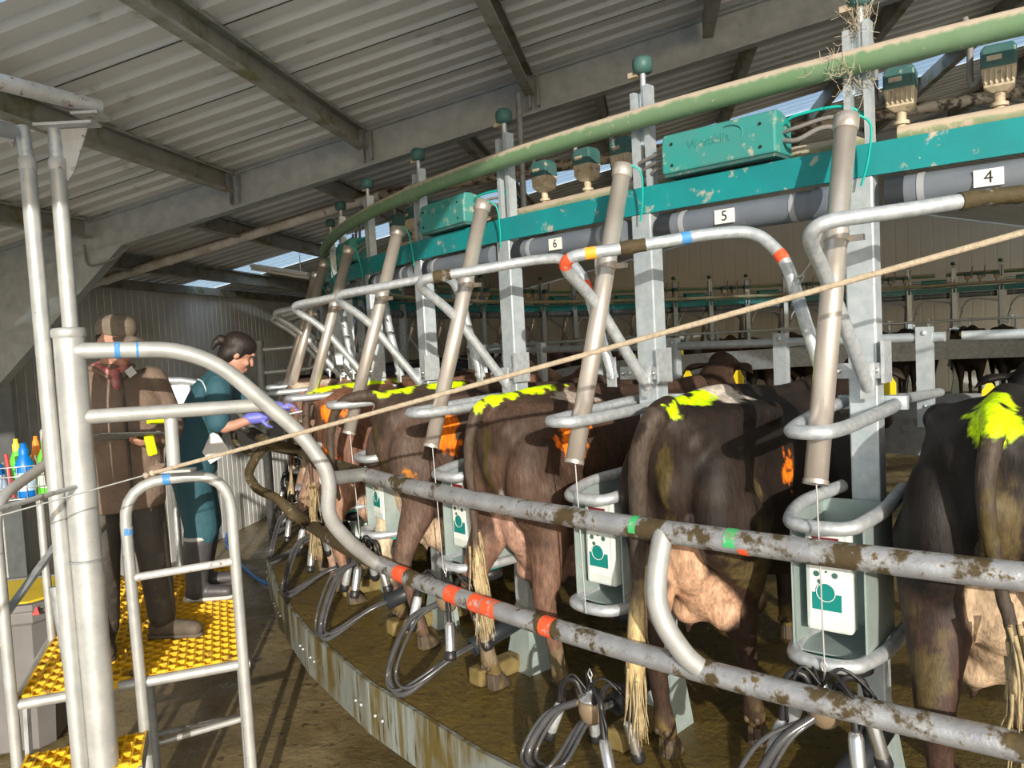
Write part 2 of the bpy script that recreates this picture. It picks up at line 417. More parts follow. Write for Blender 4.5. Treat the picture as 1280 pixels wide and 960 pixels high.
# ------------------------------------------------------------------ camera, sun, sky
pit, rol, FPX = 0.0573556, 0.0521214, 990.6
fw = Vector((0, math.cos(pit), -math.sin(pit))); dn = Vector((0, -math.sin(pit), -math.cos(pit))); rt = Vector((1, 0, 0))
c_, s_ = math.cos(rol), math.sin(rol)
rt2 = rt*c_+dn*s_; dn2 = rt*(-s_)+dn*c_
cd = bpy.data.cameras.new('camera'); cam = bpy.data.objects.new('camera', cd); COL.objects.link(cam)
R3 = Matrix((rt2, -dn2, -fw)).transposed(); cam.matrix_world = Matrix.Translation(W(0, 0, 0)) @ R3.to_4x4()
cd.sensor_width = 36; cd.lens = FPX/1280*36; cd.clip_end = 300; cd.clip_start = .05
scene.camera = cam

SUN_AZ, SUN_EL = math.radians(8), math.radians(14)
sd = Vector((-math.sin(SUN_AZ)*math.cos(SUN_EL), math.cos(SUN_AZ)*math.cos(SUN_EL), -math.sin(SUN_EL)))
sl = bpy.data.lights.new('sun', 'SUN'); sl.energy = 5.0; sl.angle = math.radians(.55); sl.color = (1, .925, .80)
so = bpy.data.objects.new('sun', sl); COL.objects.link(so); so.rotation_euler = sd.to_track_quat('-Z', 'Y').to_euler(); so.location = (0, -30, 12)
wd = bpy.data.worlds.new('sky'); scene.world = wd; wd.use_nodes = True; nt = wd.node_tree; nt.nodes.clear()
wo = nt.nodes.new('ShaderNodeOutputWorld'); bg = nt.nodes.new('ShaderNodeBackground'); sk = nt.nodes.new('ShaderNodeTexSky')
sk.sky_type = 'NISHITA'; sk.sun_disc = False; sk.sun_elevation = math.radians(24); sk.sun_rotation = math.radians(172); sk.dust_density = 2.0
tcw = nt.nodes.new('ShaderNodeTexCoord'); sxw = nt.nodes.new('ShaderNodeSeparateXYZ'); mrw = nt.nodes.new('ShaderNodeMapRange'); mxw = nt.nodes.new('ShaderNodeMix'); mxw.data_type = 'RGBA'
nt.links.new(tcw.outputs['Generated'], sxw.inputs[0]); nt.links.new(sxw.outputs[2], mrw.inputs[0]); mrw.inputs[1].default_value = .50; mrw.inputs[2].default_value = .85; mrw.inputs[4].default_value = .9
nt.links.new(mrw.outputs[0], mxw.inputs[0]); nt.links.new(sk.outputs[0], mxw.inputs[6]); mxw.inputs[7].default_value = (6.2, 7.6, 9.2, 1)      # made-up bright zenith, added so the skylight sheets look lighter
nt.links.new(mxw.outputs[2], bg.inputs[0]); bg.inputs[1].default_value = .155; nt.links.new(bg.outputs[0], wo.inputs[0])
scene.view_settings.view_transform = 'Standard'; scene.view_settings.look = 'None'; scene.view_settings.gamma = 1
scene.view_settings.use_curve_mapping = False; scene.view_settings.exposure = 0.0
scene.cycles.use_denoising = True; scene.cycles.max_bounces = 8; scene.cycles.diffuse_bounces = 5

# ------------------------------------------------------------------ the shed
BA = math.radians(10); UV = Vector((math.sin(BA), math.cos(BA), 0)); PV = Vector((math.cos(BA), -math.sin(BA), 0))
TA, EAVE = .208, .974
RIDGE = 5.4
def roofz(p): return EAVE+TA*(6.4+(p if p < RIDGE else 2*RIDGE-p))
def RF(p, a, dz=0.):                      # across the shed, along the shed, below the roof sheet
    q = PV*p+UV*a; return W(q.x, q.y, roofz(p)+dz)
def SH(p, a, z): q = PV*p+UV*a; return W(q.x, q.y, z)

mb = MB(); n = 90
mb.add([(-26, -30, -.03), (34, -30, -.03), (34, 34, -.03), (-26, 34, -.03)], [(0, 1, 2, 3)])
single('ground', mb, M['concrete'], kind='structure')
mb = MB(); mb.add([SH(-6.6, 1.0, -2.75), SH(16, 1.0, -2.75), SH(16, 24.8, -2.75), SH(-6.6, 24.8, -2.75)], [(0, 1, 2, 3)])
single('floor', mb, M['floor'], kind='structure')

P_END = 17.2
def sheet(a0, a1, mi, mb):
    pitch = .212; a = a0
    while a < a1-1e-4:
        xs = [(a, 0), (a+.118, 0), (a+.142, .042), (a+.188, .042), (a+pitch, 0)]
        v = []
        for (q, h) in xs: v += [RF(-6.5, q, h), RF(RIDGE, q, h), RF(P_END, q, h)]
        mb.add(v, [(3*i+j, 3*i+3+j, 3*i+4+j, 3*i+1+j) for i in range(4) for j in (0, 1)], mi); a += pitch
    return a
mb = MB()
e1 = sheet(-1.3, 2.5, 0, mb); s1 = e1; e2 = s1+4*.212; a_ = sheet(e2, 10.0, 0, mb); s2 = a_; e3 = s2+4*.212; sheet(e3, 24.8, 0, mb)
a = -1.3; i = 0
while a < 24.8:
    if i % 4 == 2 and not (s1-.1 < a < e2+.1) and not (s2-.1 < a < e3+.1):
        mb.add([RF(-6.5, a-.012, -.006), RF(RIDGE, a-.012, -.006), RF(RIDGE, a+.006, -.004), RF(-6.5, a+.006, -.004)], [(0, 1, 2, 3)], 1)
    a += .212; i += 1
single('ceiling', mb, [M['roof'], M['lap']], kind='structure')
for j, (q0, q1) in enumerate(((s1, e2), (s2, e3))):
    mb = MB(); sheet(q0, q1-.01, 0, mb); single('window_%d' % (j+1), mb, M['skylight'], kind='structure')

def ribbed(p0, p1, zb, ztop0, ztop1, step, depth, nrm, m, name):
    P0 = Vector(p0); P1 = Vector(p1); L = (P1-P0).length; t = (P1-P0)/L; v = []; f = []; d = 0; k = 0
    while d < L:
        for q, h in ((d, 0), (d+step*.80, 0), (d+step*.86, depth), (d+step*.94, depth)):
            s = min(q/L, 1); p = P0+t*min(q, L)+Vector(nrm)*h; zt = ztop0+(ztop1-ztop0)*s
            v += [(p.x, p.y, zb), (p.x, p.y, zt)]
        d += step
    f = [(2*i, 2*i+2, 2*i+3, 2*i+1) for i in range(len(v)//2-1)]
    mb = MB(); mb.add(v, f); return single(name, mb, m, kind='structure')
zz = lambda z: S*(z+2.75)
ribbed(SH(-6.4, 2.0, 0), SH(-6.4, 24.7, 0), 0, zz(roofz(-6.4))-.02, zz(roofz(-6.4))-.02, .118, -.005, PV, M['wall'], 'wall_left')
ribbed(SH(-6.4, 24.5, 0), SH(RIDGE, 24.5, 0), 0, zz(roofz(-6.4))-.02, zz(roofz(RIDGE))-.02, .30, -.005, UV*-1, M['wall_far'], 'wall_back')
ribbed(SH(RIDGE, 24.5, 0), SH(P_END, 24.5, 0), 0, zz(roofz(RIDGE))-.02, zz(roofz(P_END))-.02, .30, -.005, UV*-1, M['wall_far'], 'wall_back_right')
mb = MB(); mb.bar(SH(-6.34, 2, roofz(-6.4)-.06), SH(-6.34, 24.4, roofz(-6.4)-.06), .07, .10)
single('trim_1', mb, M['purlin'], kind='structure')

def c_beam(a, b, h, w, t=.006, lip=.018):   # a C section hanging below the line a-b
    a = Vector(a); b = Vector(b); T = (b-a).normalized(); up = Vector((0, 0, 1)); up = (up-T*up.dot(T)).normalized(); sx = T.cross(up)
    prof = [(0, 0), (0, -h), (w, -h), (w, -h+lip), (w-t, -h+lip), (w-t, -h+t), (t, -h+t), (t, -t), (w-t, -t), (w-t, -lip), (w, -lip), (w, 0)]
    poly = [sx*(x-w/2)+up*y for x, y in prof]; mb = MB(); mb.prism(poly, a, b); return mb
def i_beam(a, b, h, w, t=.012):
    a = Vector(a); b = Vector(b); T = (b-a).normalized(); up = Vector((0, 0, 1)); up = (up-T*up.dot(T)).normalized(); sx = T.cross(up)
    mb = MB(); g = t/2
    prof = [(-w/2, 0), (-w/2, -t), (-g, -t), (-g, -h+t), (-w/2, -h+t), (-w/2, -h), (w/2, -h), (w/2, -h+t), (g, -h+t), (g, -t), (w/2, -t), (w/2, 0)]
    mb.prism([sx*x+up*y for x, y in prof], a, b); return mb
RA = 6.54
t = Thing('roof_rafter', 'long deep galvanised steel rafter crossing under the whole roof above the stall posts', 'beam', SH(-6.2, RA, -2.75))
for q0, q1 in ((-6.3, RIDGE), (RIDGE, P_END)):
    mb = i_beam(RF(q0, RA, -.012), RF(q1, RA, -.012), .27, .10); t.part('beam', mb, M['rafter'])
mb = MB(); mb.bar(SH(-6.2, RA, -2.75), SH(-6.2, RA, roofz(-6.2)-.1), .20, .27, up=PV); t.part('column', mb, M['rafter'])
mb = MB(); pv = SH(0, RA, 0); q = UV*.006
poly = [RF(-6.25, RA, -.25), RF(-4.6, RA, -.30), RF(-6.05, RA, -1.25), RF(-6.25, RA, -1.25)]
mb.prism(poly, -UV*.05, UV*.05); t.part('haunch', mb, M['rafter'])
for pp in (-3.53, -2.3, -.87):
    for q, d_ in ((pp, .06), (pp+.07, .05)):
        mb = MB(); mb.box(RF(q, RA-.075, -.16), (.012, d_, .22), Matrix.Rotation(-BA, 3, 'Z')); t.part('cleat', mb, M['galv_old'])
mb = MB(); mb.tube(spline([RF(-5.0, RA-.07, -.22), RF(-4.95, RA-.09, -.42), RF(-4.7, RA-.09, -.43), RF(-4.55, RA-.07, -.36)], 5), .009, 6); t.part('hanging_wire', mb, M['cable'])
t = Thing('roof_rafter', 'farther steel rafter in the dark of the roof beyond the skylight strip', 'beam', SH(-6.2, 14.4, -2.75))
for q0, q1 in ((-6.3, RIDGE), (RIDGE, P_END)):
    mb = i_beam(RF(q0, 14.4, -.012), RF(q1, 14.4, -.012), .27, .10); t.part('beam', mb, M['rafter'])

names = {-4.94: 'short grey purlin meeting the rafter farthest left, above the two tall poles', -3.53: 'mossy purlin running from the left edge to the rafter above the tall poles',
         -2.3: 'mossy purlin crossing the upper left of the ceiling', -.87: 'purlin dropping to the rafter right above the hanging vertical pipe', .54: 'short dark purlin reaching the rafter at the top right of the ceiling'}
for p, lb in names.items():
    single('roof_purlin', c_beam(RF(p, -1.3, -.01), RF(p, RA-.08, -.01), .155, .07), M['purlin'], lb, 'purlin', base=RF(p, -1.3, -.01))
far = {-5.6: 'purlin nearest the left wall on the far side of the rafter', -4.3: 'purlin over the white light batten beyond the rafter', -3.0: 'dark purlin beyond the rafter just right of the white overhead pipe bend', -1.6: 'dark purlin beyond the rafter above the teal junction box on the left',
       -.35: 'dark purlin beyond the rafter passing behind the hanging vertical pipe', .95: 'dark purlin crossing the skylight strip above the embossed teal box', 2.2: 'purlin crossing the skylight strip left of the cobwebbed post top', 3.55: 'purlin crossing the skylight strip right of the cobwebbed post top', 5.0: 'rightmost purlin in the dark of the roof'}
for p, lb in far.items():
    single('roof_purlin', c_beam(RF(p, RA+.08, -.01), RF(p, 14.3, -.01), .155, .07), M['purlin'], lb, 'purlin', base=RF(p, RA+.08, -.01))

# overhead pipes and the light
ps = [SH(-6.38, 8, .80), SH(-2.7, 8, 1.56), SH(.17, 8, 1.76), SH(4, 8, 2.02)]
t = Thing('overhead_pipe', 'long white overhead pipe rising from the left wall towards the stall posts', 'pipe', ps[0])
t.part('pipe', MB().tube(bend(ps[:2]+[ps[1]+(ps[2]-ps[1])*.02], .05), .047, 14), M['white_pipe'])
t.part('far_length', MB().tube(ps[1:], .05, 14), M['dirty_pipe'], label='blackened length of the overhead pipe')
for f_ in (.12, .34, .56, .8): 
    mb = MB(); c = ps[0].lerp(ps[1], f_); d_ = (ps[1]-ps[0]).normalized(); mb.tube([c-d_*.03, c+d_*.03], .053, 14); t.part('coupling', mb, M['white_pipe'])
single('hanging_pipe', MB().tube([W(.17, 6.44, 1.95), W(.17, 6.44, .95)], .022, 10), M['galv_old'], 'thin vertical pipe hanging from the rafter behind the green ring pipe', 'pipe', base=W(.17, 6.44, 1.95))
A, B = W(-3.5, 11.0, 1.19), W(-2.72, 11.0, 1.02)
t = Thing('light_batten', 'white fluorescent light batten under the roof by the left skylight', 'light', (A+B)/2)
mb = MB(); mb.bar(A, B, .13, .05); t.part('housing', mb, M['lamp_white'], bevel=.008)
mb = MB(); mb.tube([A+Vector((0, 0, -.04)), B+Vector((0, 0, -.04))], .02, 10); t.part('tube', mb, M['panel_white'])
mb = MB()
for q in (A, B): mb.tube([q+(B-A).normalized()*(.1 if q is A else -.1)+Vector((0, 0, .02)), q+(B-A).normalized()*(.1 if q is A else -.1)+Vector((0, 0, .30))], .006, 6)
t.part('hanger', mb, M['wire'])

# ------------------------------------------------------------------ rotary platform
def ring(mb, R, r, z, k0, k1, n=10, step=.25, mi=0):
    ks = np.linspace(k0, k1, int(abs(k1-k0)/step)+1); mb.tube([RK(R, k, z) for k in ks], r, n, True, mi); return mb
ZP = ZD/S-2.75                            # platform height in layout units
plat = Thing('rotary_platform', 'huge round slowly turning milking platform carrying all the cows', 'platform', (0, 0, 0))
mb = MB(); N = 240; v = []
for R in (6.9, 10.36):
    for i in range(N): v.append(RK(R, i*60/N, ZP))
mb.add(v, [(i, (i+1) % N, N+(i+1) % N, N+i) for i in range(N)])
v2 = [tuple(Vector(p)-Vector((0, 0, .26))) for p in v]
mb.add(v2, [(N+i, N+(i+1) % N, (i+1) % N, i) for i in range(N)])
mb.add(v[:N]+v2[:N], [((i+1) % N, i, N+i, N+(i+1) % N) for i in range(N)])
plat.part('deck', mb, M['deck'])
def fascia(k0, k1):
    mb = MB(); A0, B0 = RK(10.38, k0, ZP), RK(10.38, k1, ZP); h = Vector((0, 0, -.275)); th = .02
    i0, i1 = RK(10.355, k0, ZP), RK(10.355, k1, ZP); up = Vector((0, 0, .006))
    mb.add([A0+up, B0+up, B0+h, A0+h, i0+up, i1+up, i1+h, i0+h], [(1, 0, 3, 2), (0, 1, 5, 4), (4, 5, 6, 7), (2, 3, 7, 6), (0, 4, 7, 3), (1, 2, 6, 5)])
    return mb
for k in range(-1, 10):
    o = plat.part('fascia_panel', fascia(k+.46, k+1.452), M['fascia'])
    for q in (.55, .62, 1.3, 1.38):
        mb = MB(); mb.ell(RK(10.385, k+q, ZP-.16), (.009, .009, .009), 8, 5); plat.part('bolt', mb, M['galv'], parent=o)
mb = MB()
for k in range(10, 59):
    f = fascia(k+.46, k+1.46); mb.add(f.v, f.f)
plat.part('fascia_ring', mb, M['fascia'])
mb = MB(); v = []
for k in range(0, 6): pass
for k in range(-2, 9):
    mb = MB(); mb.bar(RK(9.95, k+.02, ZP+.05), RK(9.35, k+.06, ZP+.05), .10, .09); plat.part('kerb_nib', mb, M['wood'], bevel=.015)
# ring beam, ring pipes, head rail
mb = MB()
v = []
for (R, z) in ((9.51, .685), (9.6, .685), (9.6, .56), (9.585, .56), (9.585, .655), (9.51, .655)):
    for k in range(60): v.append(RK(R, k, z))
mb.add(v, [(a*60+i, a*60+(i+1) % 60, ((a+1) % 6)*60+(i+1) % 60, ((a+1) % 6)*60+i) for a in range(6) for i in range(60)])
single('ring_beam', mb, M['teal'], 'teal enamelled steel beam joining the stall posts all round the platform', 'beam')
t = Thing('vacuum_pipe', 'thick green dusty pipe curving along the top of the near stall posts', 'pipe', RK(9.62, 2, 1.0))
mb = MB(); ring(mb, 9.62, .043, 1.0, -3, 6.3, 16); t.part('pipe', mb, M['green_pipe'])
for k in (2.95, 6.1):
    mb = MB(); ring(mb, 9.62, .049, 1.0, k-.06, k+.06, 16, .06); t.part('coupling', mb, M['green_pipe'])
mb = MB(); ring(mb, 9.62, .043, 1.0, 7.2, 26.6, 10, .33); single('vacuum_pipe', mb, M['green_pipe'], 'dark ring pipe along the post tops on the far side, left of the gap', 'pipe')
mb = MB(); ring(mb, 9.62, .043, 1.0, 26.85, 33, 10, .33); single('vacuum_pipe', mb, M['green_pipe'], 'dark ring pipe along the post tops on the far side, right of the gap', 'pipe')
mb = MB(); ring(mb, 9.35, .036, .742, 0, 59.9, 12, .3); single('milk_pipe', mb, M['milk_pipe'], 'dusty pale green ring pipe lying just behind the teal beam under the pulsators', 'pipe')
hr = Thing('head_rail', 'grey inner rail on short posts in front of the cows heads', 'rail', RK(8, 0, -.11))
mb = MB(); ring(mb, 8.0, .026, -.115, 0, 59.9, 10, .3); hr.part('rail', mb, M['galv_post'])
def head_post():
    mb = MB(); w, d, z0, z1 = .075, .035, -.62, -.055
    f = [LP(8.0, 0, z0), LP(8.0, 0, z1)]; a, b = f
    pr = [(-w/2, -.03), (w/2, -.03), (w/2, .02), (w/2-.008, .02), (w/2-.008, -.022), (-w/2+.008, -.022), (-w/2+.008, .02), (-w/2, .02)]
    mb.prism([Vector((x, y, 0)) for x, y in pr], a, b); 
    mb.ell(LP(8.035, 0, -.09), (.014, .008, .014), 8, 5); mb.ell(LP(8.035, 0, -.50), (.008, .008, .008), 8, 5)
    return mb.mesh('post', M['galv_post'])
hpm = head_post()
for k in range(0, 30):
    o = bpy.data.objects.new('post', hpm); COL.objects.link(o); o.parent = hr.o
    o.matrix_parent_inverse = Matrix.Identity(4); o.matrix_local = hr.o.matrix_world.inverted() @ stall_matrix(k+.12)
mb = MB(); N = 120; v = []
for z in (-.52, -.95):
    for R in (6.96, 6.98):
        for i in range(N): v.append(RK(R, i*.5, z))
f = []
for i in range(N):
    j = (i+1) % N; f += [(i, j, N+j, N+i), (N+i, N+j, 3*N+j, 3*N+i), (2*N+i, 3*N+i, 3*N+j, 2*N+j), (i, 2*N+i, 2*N+j, j)]
mb.add(v, f); single('breast_panel', mb, M['galv_old'], 'continuous dull grey sheet running round inside the head rail', 'panel')
# ------------------------------------------------------------------ one stall, built once and copied round the ring
def sp(R, x, z): p = LP(R, 0, z); p.x += x; return p    # on the stall's radial line, shifted sideways
FR0 = stall_matrix(0)
def stall_thing(name, base, label, cat): return Thing(name, label, cat, base, None, FR0)

# post
def make_post():
    t = stall_thing('stall_post', sp(9.55, 0, ZP), '', 'post')
    mb = MB(); z1 = LP(9.55, 0, .56).z; w, d = .050, .042
    pr = [(-w, -d), (w, -d), (w, d), (-w, d)]; mb.prism([Vector((x, y, 0)) for x, y in pr], (0, 0, .34), (0, 0, z1))
    t.part('column', mb, M['galv_post'], bevel=.006)
    mb = MB(); lo = [Vector((-.10, -.09, 0)), Vector((.10, -.09, 0)), Vector((.10, .06, 0)), Vector((-.10, .06, 0))]; hi = [Vector((x, y, .345)) for x, y in pr]
    mb.add(lo+hi, [(0, 3, 2, 1), (4, 5, 6, 7), (0, 1, 5, 4), (1, 2, 6, 5), (2, 3, 7, 6), (3, 0, 4, 7)]); t.part('foot', mb, M['control'])
    zt = LP(9.55, 0, 1.166).z; zg = LP(9.55, 0, .98).z; mb = MB()
    for x in (-.034, .034):
        mb.prism([Vector((x-.012, -.02, 0)), Vector((x+.012, -.02, 0)), Vector((x+.012, .03, 0)), Vector((x-.012, .03, 0))], (0, 0, z1-.06), (0, 0, zt if x > 0 else zt-.02))
    mb.box((0, .02, zt-.13), (.07, .012, .22)); t.part('upper_channel', mb, M['galv_post'])
    mb = MB(); zc = LP(9.55, 0, 1.262).z; mb.tube([(0.012, 0, zt-.12), (.012, 0, zc)], .013, 8); t.part('lamp_stem', mb, M['galv'])
    mb = MB(); mb.lathe([(.010, -.034), (.040, -.028), (.044, 0), (.042, .026), (.030, .038), (.006, .04)], (.012, 0, zc), n=10); cp = t.part('lamp_cap', mb, M['teal_dark'])
    mb = MB(); mb.box((-.03, 0, zc-.03), (.045, .04, .022)); t.part('lamp_clip', mb, M['cream'], parent=cp)
    zb = LP(9.55, 0, -.2).z; mb = MB(); mb.box((-.03, -.058, zb), (.20, .012, .055)); mb.box((.075, -.02, zb+.03), (.012, .10, .15))
    t.part('hinge_plate', mb, M['galv'])
    for x in (-.11, -.075, .05):
        mb = MB(); mb.lathe([(.011, 0), (.011, .012), (.006, .016)], (x, -.063, zb), (0, -1, 0), 8); t.part('bolt', mb, M['steel_new'])
    return t.o
# cylinder that lifts the cluster away
def make_remover():
    top, bot = sp(9.72, -.0, .765), sp(10.15, -.012, -.56); t = stall_thing('cluster_remover', top, '', 'cylinder')
    d = (bot-top).normalized(); mb = MB(); mb.pipe([top, bot], .0365, .004, 20); mb.lathe([(.034, .01), (.034, .02)], top, d, 16); t.part('tube', mb, M['steel'])
    mb = MB(); mb.lathe([(.030, -.012), (.043, -.010), (.043, .035), (.039, .042)], top, d, 18); t.part('top_cap', mb, M['steel'])
    mb = MB(); mb.tube([bot-d*.012, bot+d*.002], .0395, 18); t.part('end_ring', mb, M['steel'])
    c = top.lerp(bot, .34); mb = MB(); mb.tube([c-d*.02, c+d*.02], .040, 18); mb.box(c+Vector((-.045, .0, 0)), (.02, .022, .075)); mb.box(c+Vector((.05, .025, -.01)), (.06, .02, .02)); t.part('clamp', mb, M['steel'])
    a = c+Vector((-.05, 0, -.03)); b = LP(9.742, .205, .15); m_ = a.lerp(b, .7); u_ = (b-a).normalized(); mb = MB(); mb.tube([a, m_], .0028, 6); mb.tube([m_+Vector((.014*math.sin(q), 0, 0))+u_*(.04*(1-math.cos(q))) for q in np.linspace(0, 2*PI, 15)[:-1]], .0035, 6, closed=True); t.part('snap_hook', mb, M['wire'])
    mb = MB(); p = bot-d*.02; e = sp(10.12, -.01, -1.24); mb.tube([p, e], .0028, 6); t.part('cord', mb, M['wire'])
    mb = MB(); mb.tube(spline([top+Vector((.035, .0, .01)), top+Vector((.07, .03, -.03)), top+Vector((.05, .06, -.14)), top+Vector((.02, .08, -.22))], 5), .004, 6); t.part('air_line', mb, M['teal_bright'])
    return t.o
# bowed rail behind the cow, from this post to the next post on the right
def make_bow():
    t = stall_thing('bow_rail', sp(9.6, .03, -.25), '', 'rail')
    P = [LP(9.64, 0, -.27)+Vector((.03, 0, 0)), LP(9.97, .015, .17), LP(10.22, .01, .33), LP(10.0, -.26, .36), LP(9.80, -.48, .395), LP(9.72, -.64, .39), LP(9.735, -.76, .26), LP(9.74, -.80, .12), LP(9.71, -.885, -.22)]
    path = spline(bend(P, .12, 5), 2); mb = MB(); mb.tube(path, .0235, 12); t.part('rail', mb, M['galv'])
    for q in (P[0], P[-1]): 
        mb = MB(); mb.box(q+Vector((0, -.012, .03)), (.05, .01, .13)); mb.lathe([(.012, 0), (.012, .014)], q+Vector((0, -.02, .02)), (0, -1, 0), 8); t.part('end_plate', mb, M['galv'])
    return t.o, [p-t.base for p in path]
# long U rail along the side of the stall, its end looped round the cylinder
def make_side():
    t = stall_thing('side_rail', sp(9.9, 0, -.37), '', 'rail')
    P = [sp(8.05, -.02, -.42), sp(9.25, .0, -.36), sp(9.48, .085, -.345), sp(9.62, .10, -.345), sp(10.12, .075, -.365), sp(10.25, .055, -.366), sp(10.27, 0, -.366), sp(10.25, -.055, -.366), sp(10.1, -.08, -.362), sp(9.62, -.105, -.34), sp(9.45, -.10, -.34)]
    mb = MB(); mb.tube(bend(P, .1, 5), .0225, 12); t.part('rail', mb, M['galv'])
    mb = MB(); mb.box(sp(9.46, 0, -.34), (.24, .03, .05)); t.part('clamp_plate', mb, M['galv_post'])
    return t.o
# control unit
def make_control():
    t = stall_thing('control_unit', sp(9.62, -.03, -1.25), '', 'control unit')
    zt, zb = -.72, -1.235; x0, x1 = -.145, .085; th = .006; mb = MB()
    def wall(x, R0_, R1_):
        a = sp(R0_, x, zb); b = sp(R1_, x, zb); h = Vector((0, 0, (zt-zb)*S)); 
        mb.prism([Vector((-th/2, 0, 0)), Vector((th/2, 0, 0)), h+Vector((th/2, 0, 0)), h+Vector((-th/2, 0, 0))], a, b)
    wall(x0, 9.6, 10.0); wall(x1, 9.6, 9.98)
    mb.box((sp(9.62, (x0+x1)/2, (zt+zb)/2)), (x1-x0, th, (zt-zb)*S)); mb.box(sp(9.8, (x0+x1)/2, zb), (x1-x0, .33, th))
    t.part('housing', mb, M['control'])
    c = sp(9.93, -.035, -.955); mb = MB(); mb.box(c, (.150, .075, .36)); pb = t.part('panel', mb, M['panel'], bevel=.012)
    f = c+Vector((0, -.0385, 0)); mb = MB(); mb.box(f+Vector((-.005, 0, .015)), (.108, .003, .30)); fc = t.part('keypad', mb, M['panel_white'], parent=pb)
    mb = MB(); mb.box(f+Vector((-.004, -.002, .125)), (.086, .003, .038)); t.part('display', mb, M['display'], parent=pb)
    mb = MB(); mb.box(f+Vector((-.004, -.002, -.075)), (.096, .003, .058)); mb.lathe([(.030, 0), (.030, .004)], f+Vector((-.006, -.001, -.042)), (0, -1, 0), 20); t.part('key_print', mb, M['dial'], parent=pb)
    mb = MB(); mb.lathe([(.0285, 0), (.0285, .0025)], f+Vector((-.006, -.0035, -.042)), (0, -1, 0), 20)
    t.part('start_button', mb, M['dial'], parent=pb)
    mb = MB(); cc = f+Vector((-.006, -.0055, -.042)); mb.tube([cc+Vector((.031*math.cos(a), 0, .031*math.sin(a))) for a in np.linspace(0, 2*PI, 25)[:-1]], .0014, 5, closed=True); t.part('button_ring', mb, M['panel_white'], parent=pb)
    mb = MB()
    for (x, z, r) in ((-.035, .085, .004), (-.004, .085, .004), (.028, .085, .004), (-.030, .06, .006), (0, .058, .007), (.032, .057, .006), (-.032, .018, .010), (.028, .018, .010), (0, .028, .004), (-.022, -.008, .008)):
        mb.lathe([(r, 0), (r, .0025)], f+Vector((x-.004, -.001, z)), (0, -1, 0), 10)
    t.part('buttons', mb, M['teal_dark'], parent=pb)
    for nm, z, dz in (('top_guard', -.735, .03), ('bottom_guard', -1.235, 0)):
        P = [sp(9.55, x1+.03, z+dz*2), sp(9.85, x1+.035, z+dz), sp(10.06, x1-.02, z), sp(10.08, (x0+x1)/2, z), sp(10.06, x0+.01, z), sp(9.85, x0-.025, z+dz), sp(9.58, x0+.06, z+dz*2)]
        mb = MB(); mb.tube(bend(P, .09, 5), .0235, 12); t.part(nm, mb, M['galv'])
    mb = MB(); mb.box(sp(9.84, -.01, zb-.035), (.19, .17, .014)); t.part('teal_rim', mb, M['teal_bright'], bevel=.005)
    mb = MB(); mb.lathe([(.03, 0), (.075, -.006), (.075, -.05), (.05, -.065)], sp(9.82, -.01, zb-.05), n=18); t.part('valve_body', mb, M['rubber'])
    return t.o
